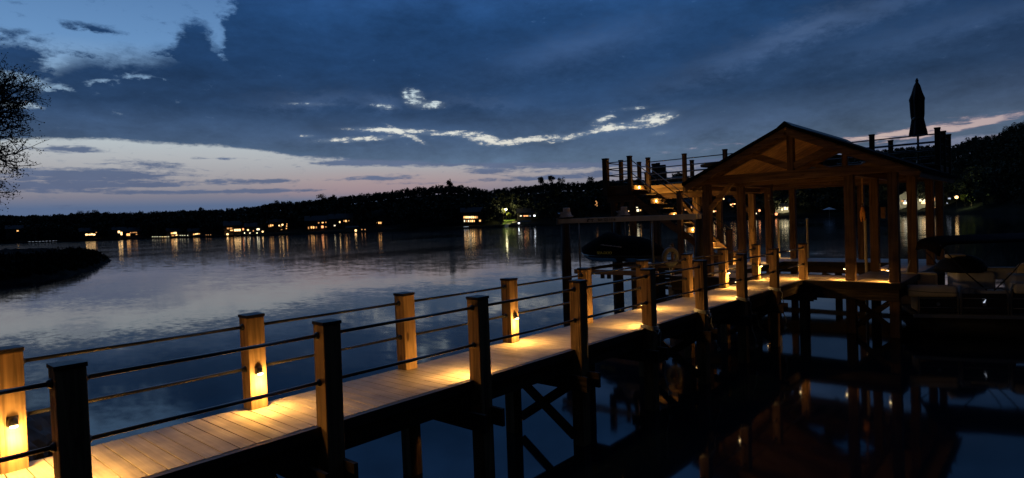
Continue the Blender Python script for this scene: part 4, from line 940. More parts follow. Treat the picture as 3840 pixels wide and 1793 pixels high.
# ------------------------------------------------------------------ sundeck and stairs
def build_sundeck():
    o = Vector((-9, 25.5, 0)); ZS = 4.72
    t = tag(empty('sundeck', o), 'raised timber sundeck on tall posts with black rod railing, behind the gable roof', 'sundeck')
    def pb(mb, name, mat, bevel=0.0, parent=t, smooth=False): return _off(mb, name, mat, parent, o, bevel, smooth)
    X0, X1, Y0, Y1 = -14.55, -2.95, 24.3, 27.25
    d = MB(); y = Y0
    while y < Y1: d.box(X0, X1, y, y+0.139, ZS-0.026, ZS); y += 0.1465
    y = 22.75
    while y < Y0-0.02: d.box(X0, -13.46, y, min(y+0.139, Y0-0.01), ZS-0.026, ZS); y += 0.1465
    pb(d, 'deck', DECK)
    for z0, z1, dx in ((4.52, 4.688, 0), (4.33, 4.515, 0.30)):
        f = MB(); f.box(-13.42, -8.6+dx, 24.22, 24.27, z0, z1); pb(f, 'fascia_board', wood('bright_fascia_wood', (0.52, 0.33, 0.155), 'x'), 0.004)  # wood colour brightened to stand in for stair light on the front
    f = MB(); f.box(-8.28, X1, 24.41, 24.45, 4.33, 4.688); pb(f, 'fascia_board', STAIN_X)
    f = MB(); f.box(X0, X1, Y1-0.05, Y1, 4.33, 4.688); pb(f, 'fascia_board', STAIN_X)
    f = MB(); f.box(X0, X0+0.05, 22.8, Y1-0.06, 4.33, 4.688); pb(f, 'fascia_board', STAIN_Y)
    f = MB(); f.box(X0+0.06, -13.5, 22.75, 22.8, 4.30, 4.688); pb(f, 'fascia_board', STAIN_X)
    f = MB(); f.box(X1-0.05, X1, 24.46, Y1-0.06, 4.33, 4.688); pb(f, 'fascia_board', STAIN_Y)
    x = X0+0.5
    while x < X1-0.2:
        f = MB(); f.box(x-0.02, x+0.02, 24.47 if x > -8.5 else 24.28, Y1-0.06, 4.45, 4.688); pb(f, 'joist', STAIN_Y); x += 0.62
    f = MB(); f.box(X0+0.1, X1-0.1, 26.6, 26.8, 4.26, 4.445); pb(f, 'girder', STAIN_X)
    f = MB(); f.box(X0-0.1, -13.3, 22.82, 22.98, 4.02, 4.295); pb(f, 'girder', STAIN_X)
    f = MB(); f.box(-13.45, -8.4, 24.30, 24.44, 4.1, 4.32); pb(f, 'girder', STAIN_X)
    for (x, y, zt) in ((-14.35, 22.9, 4.02), (-13.45, 22.9, 4.02), (-14.35, 26.7, 4.26), (-11.3, 24.37, 4.1), (-11.3, 26.7, 4.26), (-13.3, 24.37, 4.1), (-9.0, 24.37, 4.1), (-5.7, 26.7, 4.26), (-3.2, 26.7, 4.26)):
        f = MB(); f.box(x-0.11, x+0.11, y-0.11, y+0.11, -0.9, zt); pb(f, 'support_post', STAIN_Z if x < -12 or x > -8 else PINE_Z, 0.008)
    for a, b in (((-14.3, 22.9, 3.2), (-13.9, 22.9, 4.03)), ((-12.1, 24.37, 4.12), (-11.4, 24.37, 3.3)), ((-13.35, 24.37, 3.3), (-12.7, 24.37, 4.12)), ((-14.35, 26.6, 3.3), (-14.35, 25.8, 4.3)), ((-11.3, 24.45, 3.4), (-11.3, 25.2, 4.3)), ((-9.1, 24.37, 3.4), (-9.7, 24.37, 4.12))):
        f = MB(); f.bar(a, b, 0.1, 0.13); pb(f, 'knee_brace', STAIN_X)
    # posts with caps
    ZP = 5.88
    WP = wood('dimmed_railing_wood', (0.10, 0.066, 0.042), 'z', 0.75)  # wood colour darkened to stand in for weaker light on these posts
    def post(x, y, w, zb=4.30, zt=ZP):
        m = MB(); h = w/2; m.box(x-h, x+h, y-h, y+h, zb, zt); p = pb(m, 'railing_post', WP, 0.006)
        m = MB(); h += 0.012; m.box(x-h, x+h, y-h, y+h, zt+0.001, zt+0.045); pb(m, 'post_cap', CAPM, 0.003, p)
    fr = [-13.35, -11.66, -9.93, -8.2, -6.5, -4.86, -2.97]; yf = 24.22
    for x in fr: post(x, yf-0.075 if x < -8.5 else yf+0.30, 0.15)
    sd = [24.55, 25.85, 27.18]
    post(-14.60, 22.72, 0.22); post(-13.42, 22.72, 0.165)
    for y in (24.0, 25.6, 27.2): post(-14.62, y, 0.15)
    for x in (-12.8, -10.9, -8.9, -6.85, -4.78): post(x, 27.27, 0.15)
    for y in (25.85, 27.2): post(-2.97, y, 0.15)
    # rods
    def rods(a, b, zs, r=0.021):
        for z in zs:
            m = MB(); m.tube([(a[0], a[1], z), (b[0], b[1], z)], r, 8); pb(m, 'rail', BLACK, 0, t, True)
    zs = (5.72, 5.45, 5.18, 4.92)
    rods((-13.28, 24.145), (-8.35, 24.145), zs); rods((-8.1, 24.52), (-3.0, 24.52), zs)
    rods((-14.5, 22.72), (-13.5, 22.72), zs); rods((-14.61, 22.82), (-14.61, 27.2), zs); rods((-14.6, 27.27), (-3.0, 27.27), zs); rods((-2.97, 24.6), (-2.97, 27.2), zs)
    return t
SUN = build_sundeck()
def build_stairs():
    o = Vector((-13.4, 23.4, 0)); ZS = 4.72
    t = tag(empty('staircase', o), 'open timber staircase with lamp-lit risers climbing from the platform to the sundeck', 'staircase')
    def pb(mb, name, mat, bevel=0.0, parent=t, smooth=False): return _off(mb, name, mat, parent, o, bevel, smooth)
    n = 16; rise = (ZS-ZD)/n; run = 0.262; y0, y1 = 22.9, 23.85; x0 = -13.38
    for k in range(n):
        zt = ZS - rise*k; x = x0 + run*k          # riser k drops from zt to zt-rise at x
        if k < n-1:
            m = MB(); m.box(x-0.005, x+run+0.03, y0+0.03, y1-0.03, zt-rise-0.035, zt-rise); pb(m, 'tread', DECK)
        if k % 3 == 0:
            m = MB(); m.box(x-0.03, x-0.006, y0+0.035, y1-0.035, zt-rise+0.002, zt-0.03); r = pb(m, 'riser', PINE_Y)
            yc = (y0+y1)/2
            c = MB(); c.tube([(x-0.0055, yc, zt-rise*0.5), (x+0.012, yc, zt-rise*0.5)], [0.045, 0.04], 14); pb(c, 'step_light', BULB, 0, r)
            q = point('step_lamp', (x+0.16-o.x, yc-o.y, zt-rise*0.35), 13 if k else 24, WARM, 0.03, r)
    for y, dz in ((y0, -0.26), (y1, 0.0)):
        m = MB(); a = Vector((x0-0.15, y, ZS-rise-0.02+dz)); b = Vector((x0+run*n+0.05, y, ZD+0.02+dz)); m.bar(a, b, 0.045, 0.26); pb(m, 'stringer', STAIN_X)
    for (x, zb, zt) in ((-11.25, 1.0, 4.28), (-9.28, 1.43, 2.74)):
        m = MB(); m.box(x-0.09, x+0.09, y0-0.22, y0-0.04, zb-1.6 if zb < 1.2 else zb, zt); p = pb(m, 'newel_post', STAIN_Z, 0.006)
        m = MB(); m.box(x-0.1, x+0.1, y0-0.23, y0-0.03, zt+0.001, zt+0.04); pb(m, 'post_cap', CAPM, 0, p)
    for dz in (0, -0.54):
        m = MB(); m.tube([(-13.36, y0-0.13, 5.74+dz), (-11.33, y0-0.13, 4.17+dz)], 0.02, 8); pb(m, 'handrail', BLACK, 0, t, True)
        m = MB(); m.tube([(-11.17, y0-0.13, 4.05+dz), (-9.36, y0-0.13, 2.62+dz)], 0.02, 8); pb(m, 'handrail', BLACK, 0, t, True)
    m = MB(); m.tube([(-13.36, y1+0.05, 5.6), (-9.36, y1+0.05, 2.5)], 0.018, 8); pb(m, 'handrail', BLACK, 0, t, True)
    return t
build_stairs()
#@@NEXT
# ------------------------------------------------------------------ watercraft lift, covered watercraft, life ring
def lettering(text, name, mat, parent, size, loc, rot, extrude=0.002):
    cu = bpy.data.curves.new(name, 'FONT'); cu.body = text; cu.size = size; cu.extrude = extrude; cu.align_x = 'LEFT'
    tmp = bpy.data.objects.new(name+'_curve', cu); COL.objects.link(tmp)
    dg = bpy.context.evaluated_depsgraph_get(); me = bpy.data.meshes.new_from_object(tmp.evaluated_get(dg))
    bpy.data.objects.remove(tmp); me.name = name; me.materials.clear(); me.materials.append(mat)
    o = bpy.data.objects.new(name, me); COL.objects.link(o); o.parent = parent; o.location = loc; o.rotation_euler = rot
    return o
def build_lift():
    o = Vector((-13.5, 18, 0))
    t = tag(empty('watercraft_lift', o), 'overhead beam boat lift with a marked grey crossbeam, holding a covered watercraft', 'boat lift')
    def pb(mb, name, mat, bevel=0.0, parent=t, smooth=False): return _off(mb, name, mat, parent, o, bevel, smooth)
    for x, y in ((-13.35, 18.0), (-13.1, 21.1), (-9.74, 21.22)):
        m = MB(); m.tube([(x, y, -1), (x-0.01, y, 1.5), (x, y, 3.2)], [0.19, 0.175, 0.165], 16); pb(m, 'pile', PILE, 0, t, True)
    BEAMM = plain('pale_beam_coating', (0.62, 0.56, 0.52), 0.6, 0, 0.2, 3)
    b1 = MB(); b1.box(-13.62, -8.34, 17.93, 18.05, 3.22, 3.39); b1 = pb(b1, 'lift_beam', BEAMM, 0.006)
    b2 = MB(); b2.box(-13.3, -9.62, 21.04, 21.16, 3.22, 3.39); pb(b2, 'lift_beam', BEAMM, 0.006)
    m = MB(); m.box(-13.68, -13.625, 17.90, 18.08, 3.18, 3.42); pb(m, 'end_plate', GALV)
    dk = plain('black_sign_ink', (0.01, 0.01, 0.01), 0.7)
    lettering('864 225-1116', 'phone_number', dk, b1, 0.125, (1.60, -0.075, 3.262), (R(90), 0, 0))
    lg = MB()
    for i, (dx, dz, w, hh, tl) in enumerate(((0, 0, 0.09, 0.022, 0), (0.0, 0.035, 0.13, 0.02, 8), (0.04, 0.065, 0.10, 0.018, -6), (0.15, 0.03, 0.10, 0.022, 12), (0.2, 0.06, 0.08, 0.018, -10), (0.02, -0.02, 0.03, 0.05, 0), (0.21, -0.02, 0.03, 0.05, 0))):
        c, s = math.cos(R(tl)), math.sin(R(tl)); x = -12.36+dx; z = 3.27+dz
        lg.prism([(x, 17.926, z), (x+w*c, 17.926, z+w*s), (x+w*c-hh*s, 17.926, z+w*s+hh*c), (x-hh*s, 17.926, z+hh*c)], (0, 0.003, 0))
    pb(lg, 'brand_mark', dk, 0, b1)
    mot = plain('motor_housing_paint', (0.5, 0.5, 0.55), 0.5, 0, 0.2, 10)
    for x, y in ((-13.35, 18.0), (-12.85, 21.1)):
        m = MB(); m.rbox(x-0.24, x+0.26, y-0.16, y+0.16, 3.44, 3.50, 0.02, 2); m.prism([(x-0.2, y-0.13, 3.5), (x+0.2, y-0.13, 3.5), (x+0.16, y-0.13, 3.64), (x-0.1, y-0.13, 3.64)], (0, 0.26, 0)); mm = pb(m, 'winch_motor', mot)
        m = MB(); m.rbox(x-0.02, x+0.17, y-0.1, y+0.1, 3.64, 3.78, 0.02, 2); pb(m, 'motor_cap', plain('motor_cap_paint', (0.7, 0.58, 0.52), 0.5), 0, mm)
        m = MB(); m.tube([(x-0.2, y-0.2, 3.52), (x-0.2, y+0.2, 3.52)], 0.09, 12); pb(m, 'winch_drum', BLACK, 0, mm)
    for x, y, r in ((-12.76, 18.0, 0.028), (-9.87, 18.0, 0.034), (-12.76, 21.1, 0.03), (-9.80, 21.1, 0.034)):
        m = MB(); m.tube([(x, y, 3.22), (x, y, 1.55)], r, 8); pb(m, 'hanger', GALV, 0, t, True)
    for y in (18.0, 21.1):
        m = MB(); m.box(-13.0, -9.7, y-0.05, y+0.05, 1.42, 1.58); pb(m, 'cradle_beam', plain('cradle_timber', (0.36, 0.24, 0.17), 0.8), 0.004)
    for x in (-12.2, -10.4):
        m = MB(); m.box(x-0.06, x+0.06, 17.9, 21.2, 1.585, 1.68); pb(m, 'bunk', JOIST_Y)
    for dx in (-11.86, -11.6):
        m = MB(); m.box(dx-0.06, dx+0.06, 18.0, 18.08, 1.28, 1.415); pb(m, 'bolt_lug', BLACK)
build_lift()
def build_watercraft():
    L = 3.35; xb = -13.72; yc = 19.55; z0 = 1.72
    o = Vector((xb, yc, z0))
    t = tag(empty('covered_watercraft', o), 'personal watercraft under a black fitted cover with yellow lettering, on the boat lift', 'watercraft')
    st = []
    cover = matte(plain('black_cover_fabric', (0.006, 0.006, 0.007), 1.0, 0, 0.3, 6, 0.4))
    # stations along the craft: x, half width, gunwale height, top height
    prof = [(0.0, 0.06, 0.52, 0.58), (0.25, 0.30, 0.46, 0.70), (0.6, 0.48, 0.42, 0.88), (0.95, 0.55, 0.40, 1.05), (1.15, 0.57, 0.40, 1.13), (1.4, 0.58, 0.40, 1.10), (1.7, 0.58, 0.40, 0.98), (2.1, 0.57, 0.40, 0.98), (2.5, 0.55, 0.40, 0.93), (2.9, 0.52, 0.40, 0.80), (3.2, 0.48, 0.42, 0.62), (3.3, 0.45, 0.44, 0.5)]
    n = 14; vs = []; fs = []
    for (x, hw, g, tz) in prof:
        for k in range(n+1):
            a = math.pi*k/n; s = math.sin(a)**0.8; vs.append((x, -hw*math.cos(a)*(1 if s < .5 else 0.96), g*0.62 + (tz-g*0.62)*s))
    m = n+1
    for i in range(len(prof)-1):
        for k in range(n): fs.append((i*m+k, (i+1)*m+k, (i+1)*m+k+1, i*m+k+1))
    fs.append(tuple(range(n+1))); fs.append(tuple((len(prof)-1)*m+k for k in range(n, -1, -1)))
    cv = MB(); cv.add(vs, fs); cvo = cv.build('cover', cover, t, True)
    hv = []; hf = []
    for (x, hw, g, tz) in prof:
        for (yy, zz) in ((-hw*1.02, g*0.72), (-hw*0.98, g*0.5), (-hw*0.5, 0.12+0.35*max(0, 0.7-x)**2), (0, 0.02+0.6*max(0, 0.6-x)**2), (hw*0.5, 0.12+0.35*max(0, 0.7-x)**2), (hw*0.98, g*0.5), (hw*1.02, g*0.72)): hv.append((x, yy, zz))
    for i in range(len(prof)-1):
        for k in range(6): hf.append((i*7+k, i*7+k+1, (i+1)*7+k+1, (i+1)*7+k))
    hf.append(tuple(range(7))); hf.append(tuple((len(prof)-1)*7+k for k in range(6, -1, -1)))
    h = MB(); h.add(hv, hf); h.build('hull', plain('dark_hull_gelcoat', (0.018, 0.018, 0.02), 0.25), t, False)
    h = MB(); h.tube([(p[0], -p[1]*1.03, p[2]*0.66) for p in prof], 0.022, 6); h.build('rub_rail', BLACK, t)
    yl = plain('yellow_print', (0.85, 0.75, 0.12), 0.6); gy = plain('grey_print', (0.45, 0.45, 0.5), 0.6)
    lettering('SEA-DOO', 'cover_lettering', yl, cvo, 0.145, (1.05, -0.60, 0.335), (R(84), 0, 0), 0.012)
    # faint grey line print above: an unreadable row of small marks, kept as plain dashes
    g = MB(); x = 1.22
    for k in range(11):
        w = 0.045+0.03*((k*7) % 3)/2; g.box(x, x+w, -0.600, -0.585, 0.66-0.008*k, 0.69-0.008*k+0.012*(k % 2)); x += w+0.022
    g.build('cover_stripe', gy, cvo)
build_watercraft()
def build_ring():
    p = Vector((-9.72, 18.9, 1.98))
    t = tag(empty('life_ring', p), 'white life ring with rope ties hanging beside the boat lift', 'life ring')
    m = MB(); vs = []; fs = []; n, q = 28, 12; Rr, r = 0.26, 0.085
    for i in range(n):
        a = 2*math.pi*i/n
        for k in range(q):
            b = 2*math.pi*k/q; rr = Rr+r*math.cos(b); vs.append((rr*math.cos(a), r*0.8*math.sin(b), rr*math.sin(a)))
    for i in range(n):
        for k in range(q): fs.append((i*q+k, ((i+1) % n)*q+k, ((i+1) % n)*q+(k+1) % q, i*q+(k+1) % q))
    m.add(vs, fs); rg = m.build('ring', plain('white_ring_plastic', (0.14, 0.135, 0.13), 0.7), t, True); rg.rotation_euler = (0, 0, R(66))
    for s in (-1, 1):
        m = MB(); m.tube([(s*0.05, 0, -0.36), (0, 0, -0.62), (-s*0.06, 0.0, -0.98)], 0.012, 6); m.build('rope_tie', ROPE, t)
    m = MB(); m.rbox(-0.11, 0.11, -0.03, 0.03, -1.32, -0.98, 0.02, 2); m.build('line_pouch', plain('grey_pouch_fabric', (0.3, 0.28, 0.26), 0.8), t)
    m = MB(); m.box(-0.035, 0.035, 0.10, 0.17, -2.9, 0.45); m.build('stand_post', STAIN_Z, t)
    m = MB(); m.tube([(0, 0.10, 0.36), (0, -0.02, 0.385)], 0.02, 6); m.build('hook', GALV, t)
build_ring()

# ------------------------------------------------------------------ guide poles, hanging rope, hose coil
def poles():
    lab = {(-4.47, 21.4): 'tan guide pole standing in the slip between two inner pavilion posts', (-7.72, 26.9): 'tan guide pole at the far end of the slip, just past the last stair-side post',
           (-8.86, 26.9): 'thin guide pole at the far corner of the walkway, in line with a stair-side post', (-4.6, 25.9): 'grey guide pole behind the inner pavilion posts at the deep end of the slip'}
    first = None
    for (x, y), l in lab.items():
        t = tag(empty('guide_pole', (x, y, 0)), l, 'pole', 'guide poles around the boat slip')
        if first is None:
            m = MB(); m.tube([(0, 0, -0.8), (0.012, 0, 1.2), (0.0, 0, 3.02)], 0.042, 12, False); a = m.build('pipe', PVC, t, True)
            m = MB(); m.lathe([(0.05, 0), (0.05, 0.03), (0.02, 0.05)], 12, (0, 0, 3.015)); b = m.build('pipe_cap', plain('pipe_cap_plastic', (0.4, 0.36, 0.3), 0.5), t); first = (a, b)
        else:
            for s in first: c = s.copy(); COL.objects.link(c); c.parent = t
poles()
def hanging_rope():
    t = tag(empty('hanging_rope', (-4.34, 20.5, 4.27)), 'orange rope bundle hanging on a strap under the pavilion beam', 'rope bundle')
    m = MB(); m.box(-0.02, 0.02, -0.01, 0.01, -0.75, -0.02); m.build('strap', plain('tan_strap_webbing', (0.35, 0.2, 0.1), 0.8), t)
    m = MB(); m.tube([(0.0, 0, -0.72), (0.035, 0, -0.76), (0.02, 0, -0.84), (-0.02, 0, -0.88), (-0.025, 0, -0.80)], 0.012, 6); m.build('hook', GALV, t)
    rp = plain('orange_rope_fibre', (0.85, 0.38, 0.10), 0.85, 0, 0.25, 50)
    m = MB()
    for k in range(9):
        a = k*0.7; x = 0.045*math.cos(a); y = 0.045*math.sin(a); l = 0.30+0.16*((k*5) % 7)/7
        m.tube([(x*0.4, y*0.4, -0.86), (x, y, -0.98), (x*1.2+0.01*math.sin(k), y*1.2, -0.86-l*0.7), (x*0.9, y, -0.86-l)], 0.019, 6)
    m.tube([(0.07*math.cos(a), 0.07*math.sin(a), -0.99-0.004*a) for a in np.linspace(0, 12.6, 40)], 0.014, 6)
    m.build('rope', rp, t, True)
hanging_rope()
def hose_coil():
    t = tag(empty('hose_coil', (-8.10, 23.75, 3.55)), 'dark coiled hose hung on a pavilion post facing the slip', 'hose coil')
    m = MB(); m.tube([((0.24+0.008*math.sin(3*a))*math.cos(a)*0.35+0.07+0.004*a, -(0.24+0.008*math.sin(3*a))*math.cos(a)*0.9 - 0.22, 0.27*math.sin(a)+0.01*math.sin(a*2.3)) for a in np.linspace(0, 31.4, 150)], 0.016, 6)
    m.build('hose', plain('hose_rubber', (0.05, 0.045, 0.04), 0.4), t, True)
    m = MB(); m.tube([(0.0, -0.2, 0.24), (0.1, -0.22, 0.25), (0.12, -0.22, 0.29)], 0.015, 6); m.build('hook', GALV, t)
    m = MB(); m.rbox(0.03, 0.09, -0.30, -0.22, 0.36, 0.46, 0.012, 2); m.build('nozzle', plain('tan_nozzle_plastic', (0.4, 0.3, 0.18), 0.6), t)
hose_coil()
def mooring_ropes():
    for idx, tail, lab in ((4, 0.95, 'white mooring rope at a pier post foot with the longest hanging tail'), (5, 0.55, 'short white mooring rope one post beyond the long-tailed one'),
                           (6, 0.85, 'white mooring rope with knotted tail on the second last outer pier post'), (7, 0.75, 'thin white mooring rope round the last pier post before the platform corner'), (3, 0.0, 'thin line hanging down the water side of a dark pier post')):
        yy = RY[idx]; t = tag(empty('mooring_rope', (XR, yy, ZD)), lab, 'rope', 'mooring ropes on the pier posts')
        h = PW/2+0.013; m = MB()
        if tail:
            for k in range(3):
                z = 0.0+0.026*k; dz = -0.05
                m.tube([(-h, -h, z), (h, -h, z+dz*0.6), (h+0.004, h, z+dz), (-h, h, z-0.01), (-h, -h, z)], 0.0115, 6)
            q = MB(); L = tail; sgn = 1
            pts = [(h, h*0.8, -0.04), (h+0.05, h*0.9, -0.10), (h+0.03, h, -0.22)] + [(h+0.03+0.03*math.sin(k*1.3+idx), h+0.035*k, -0.22-L*k/7) for k in range(1, 8)]
            q.tube(pts, 0.011, 6); e = Vector(pts[-1])
            q.tube([e, e+Vector((0.02, 0.05, -0.05)), e+Vector((-0.02, 0.03, -0.09)), e], 0.016, 6)
            if idx in (4, 5): q.tube([(h, -h*0.5, -0.03), (h+0.05, 0, -0.12), (h+0.03, h*0.9, -0.05)], 0.0115, 6)
            q.build('rope_tail', ROPE, t, True)
        else:
            m.tube([(h*0.3, h-0.02+0.02, 0.25), (h+0.01, h*0.4, 0.1), (h+0.02, h*0.2, -0.12)], 0.007, 6)
        m.build('rope_loop', ROPE, t, True)
mooring_ropes()

# ------------------------------------------------------------------ things on the sundeck
def umbrella():
    b = Vector((-3.72, 26.0, 4.72)); t = tag(empty('patio_umbrella', b), 'tall closed patio umbrella with dark gathered canopy on the sundeck', 'umbrella')
    m = MB(); m.tube([(0, 0, 0.06), (0, 0, 3.05)], 0.035, 10); m.build('pole', plain('umbrella_pole_wood', (0.05, 0.035, 0.025), 0.6), t, True)
    m = MB(); m.lathe([(0.30, 0), (0.30, 0.05), (0.08, 0.10), (0.05, 0.3)], 20); m.build('base', BLACK, t)
    prof = [(0.022, 3.16), (0.05, 3.08), (0.042, 3.02), (0.10, 2.90), (0.165, 2.65), (0.225, 2.44), (0.22, 2.38), (0.212, 2.34), (0.205, 2.1), (0.195, 1.85), (0.178, 1.72), (0.195, 1.6), (0.228, 1.4), (0.258, 1.22), (0.262, 1.17), (0.23, 1.13), (0.09, 1.2)]
    m = MB(); m.lathe(prof, 48, wob=lambda a, z: 1+0.13*math.cos(8*a+0.6*z)*(1 if 1.15 < z < 2.6 else 0.4)+0.05*math.sin(3*a+2*z)); m.build('canopy', plain('dark_umbrella_canvas', (0.03, 0.03, 0.032), 0.9, 0, 0.3, 9), t, True)
    m = MB(); m.lathe([(0.19, 1.70), (0.195, 1.75), (0.18, 1.79)], 24); m.build('tie_band', BLACK, t)
    m = MB(); m.tube([(0.03, 0, 0.72), (0.11, -0.02, 0.74), (0.14, -0.02, 0.72)], 0.012, 6); m.rbox(-0.05, 0.05, -0.05, 0.05, 0.66, 0.78, 0.015, 2); m.build('crank', BLACK, t)
umbrella()
DARKF = plain('dark_furniture_wicker', (0.028, 0.024, 0.022), 0.8, 0, 0.4, 25)
def sundeck_chair():
    t = tag(empty('deck_chair', (-13.72, 25.5, 4.72)), 'bulky dark deck chair with two raised back posts beside the sundeck corner', 'chair')
    m = MB(); m.rbox(-0.34, 0.34, -0.34, 0.30, 0.30, 0.44, 0.03, 2); m.build('seat', DARKF, t)
    m = MB(); m.rbox(-0.34, 0.34, 0.24, 0.36, 0.32, 0.98, 0.03, 2); m.build('backrest', DARKF, t)
    m = MB(); m.box(-0.13, 0.05, 0.26, 0.34, 0.98, 1.09); m.build('head_rest', DARKF, t)
    m = MB(); m.box(-0.36, -0.22, 0.26, 0.34, 0.98, 1.08); m.build('head_rest', DARKF, t)
    for s in (-1, 1):
        m = MB(); m.rbox(s*0.36-0.05, s*0.36+0.05, -0.36, 0.3, 0.58, 0.66, 0.02, 2); m.build('armrest', DARKF, t)
        for y in (-0.3, 0.26): m = MB(); m.box(s*0.36-0.035, s*0.36+0.035, y-0.035, y+0.035, 0, 0.59); m.build('leg', DARKF, t)
sundeck_chair()
def deck_table():
    t = tag(empty('deck_table', (-10.9, 25.9, 4.72)), 'dark round table with a tapered pedestal on the sundeck, beside the gable roof', 'table')
    m = MB(); m.lathe([(0.2, 0.62), (0.78, 0.70), (0.8, 0.78), (0.78, 0.80)], 28); m.build('table_top', DARKF, t)
    m = MB(); m.lathe([(0.30, 0), (0.28, 0.1), (0.16, 0.4), (0.22, 0.64)], 20); m.build('pedestal', DARKF, t)
    t = tag(empty('planter_bowl', (-6.5, 25.6, 4.72)), 'dark flared planter bowl on the sundeck, seen through the open gable', 'planter')
    m = MB(); m.lathe([(0.16, 0), (0.18, 0.05), (0.22, 0.35), (0.42, 0.62), (0.45, 0.68), (0.38, 0.66)], 24); m.build('bowl', DARKF, t)
    m = MB(); m.lathe([(0.37, 0.60), (0.37, 0.655), (0.1, 0.69)], 20); m.build('soil', plain('planter_soil', (0.02, 0.015, 0.012), 0.95), t)
deck_table()

# ------------------------------------------------------------------ pontoon boat
def pontoon():
    ang = math.atan2(0.354, 0.935); o = Vector((-2.85, 18.75, 0))
    t = tag(empty('pontoon_boat', o, ang), 'pontoon boat with railed fence panels, tan seats and a dark folded-out canopy', 'boat')
    VIN = plain('tan_boat_vinyl', (0.78, 0.68, 0.55), 0.55, 0, 0.12, 5); GRY = plain('grey_boat_vinyl', (0.62, 0.60, 0.60), 0.55, 0, 0.12, 5)
    ALU = plain('boat_aluminium', (0.42, 0.42, 0.45), 0.35, 0.8, 0.1, 5); PAN = plain('dark_fence_panel', (0.02, 0.02, 0.024), 0.35)
    Lb, Wb, zd = 7.2, 2.5, 0.60
    m = MB(); m.rbox(0.05, Lb, 0, Wb, zd-0.11, zd, 0.02, 2); m.build('deck', plain('boat_carpet', (0.1, 0.1, 0.1), 0.95), t)
    m = MB(); m.box(0.0, Lb, -0.03, 0.012, zd-0.10, zd-0.015); m.build('deck_trim', ALU, t)
    for y in (0.42, Wb-0.42):
        m = MB(); m.tube([(-0.15, y, 0.42), (0.25, y, 0.30), (0.7, y, 0.25), (Lb-0.2, y, 0.25)], [0.03, 0.2, 0.30, 0.30], 18); m.build('pontoon_tube', plain('dull_dark_aluminium', (0.04, 0.04, 0.042), 0.7, 0.0, 0.3, 3), t, True)
    # fence panels on the near side with rounded top corners
    segs = [(0.12, 0.98), (1.04, 2.02), (2.08, 3.9), (3.96, 5.4), (5.46, 6.9)]
    for i, (a, b) in enumerate(segs):
        zt = zd+0.66 + (0.12 if i == 2 else 0)
        m = MB(); m.box(a+0.03, b-0.03, 0.028, 0.04, zd+0.05, zt-0.14); f = m.build('fence_panel', PAN, t)
        r = 0.13; pts = [(a, 0.02, zd+0.0), (a, 0.02, zt-r), (a+r*0.3, 0.02, zt-r*0.3), (a+r, 0.02, zt), (b-r, 0.02, zt), (b-r*0.3, 0.02, zt-r*0.3), (b, 0.02, zt-r), (b, 0.02, zd)]
        m = MB(); m.tube(pts, 0.019, 8); m.build('fence_rail', ALU, f, True)
        for z in (zd+0.16, zd+0.40): m = MB(); m.tube([(a, 0.016, z), (b, 0.016, z)], 0.010, 6); m.build('fence_bar', ALU, f, True)
    for x in (0.55, 1.53, 2.9): m = MB(); m.tube([(x, 0.0, zd+0.25), (x, 0.026, zd+0.25)], 0.045, 12); m.build('snap_badge', ALU, t)
    m = MB(); m.prism([(1.50, 0.005, zd+0.30), (1.56, 0.005, zd+0.38), (1.53, 0.005, zd+0.26)], (0, 0.02, 0)); m.build('glowing_reflector', WIN['k'], t)  # not a lamp: emission paints the glint on this reflector
    # upholstered gunwale pads that sit over the fence tops
    m = MB(); m.rbox(-0.12, 0.98, -0.03, 0.34, zd+0.42, zd+0.72, 0.09, 4); pad = m.build('bow_pad', VIN, t, True)
    m = MB(); m.tube([(-0.10, -0.038, zd+0.60), (0.4, -0.038, zd+0.555), (0.97, -0.036, zd+0.54)], 0.007, 6); m.build('pad_seam', BLACK, pad)
    m = MB(); m.rbox(2.12, 3.86, -0.02, 0.34, zd+0.52, zd+0.80, 0.08, 4); m.build('side_pad', GRY, t, True)
    # bow lounge, side lounge, helm console and chairs
    m = MB(); m.rbox(0.15, 1.0, 0.36, 1.0, zd, zd+0.42, 0.05, 3); m.build('bow_seat', VIN, t, True)
    m = MB(); m.rbox(0.05, 1.05, 1.7, 2.35, zd, zd+0.48, 0.06, 3); m.build('bow_seat', VIN, t, True)
    m = MB(); m.rbox(0.05, 1.10, 2.2, 2.46, zd+0.3, zd+0.86, 0.09, 4); m.build('seat_backrest', VIN, t, True)
    m = MB(); m.rbox(1.08, 1.30, 0.25, 0.95, zd, zd+0.74, 0.06, 3); m.build('seat_backrest', GRY, t, True)
    m = MB(); m.rbox(1.32, 2.2, 1.35, 2.3, zd, zd+0.95, 0.08, 3); m.build('helm_console', GRY, t, True)
    prof = [(0.62, 0.0), (0.60, 0.12), (0.48, 0.30), (0.28, 0.42), (0.05, 0.46)]
    m = MB(); m.lathe(prof, 20, (1.55, 1.85, zd+0.93), wob=lambda a, z: 1+0.06*math.sin(3*a+4*z)); m.build('console_cover', plain('black_console_cover', (0.012, 0.012, 0.014), 0.7), t, True)
    m = MB(); m.rbox(1.18, 1.62, 1.62, 1.95, zd+1.30, zd+1.40, 0.04, 3); m.build('cover_cap', VIN, t, True)
    m = MB(); m.rbox(2.35, 2.75, 0.7, 1.3, zd+0.3, zd+0.92, 0.07, 3); m.build('seat_backrest', GRY, t, True)
    m = MB(); m.rbox(1.55, 2.3, 0.4, 0.9, zd, zd+0.55, 0.05, 3); m.build('side_seat', GRY, t, True)
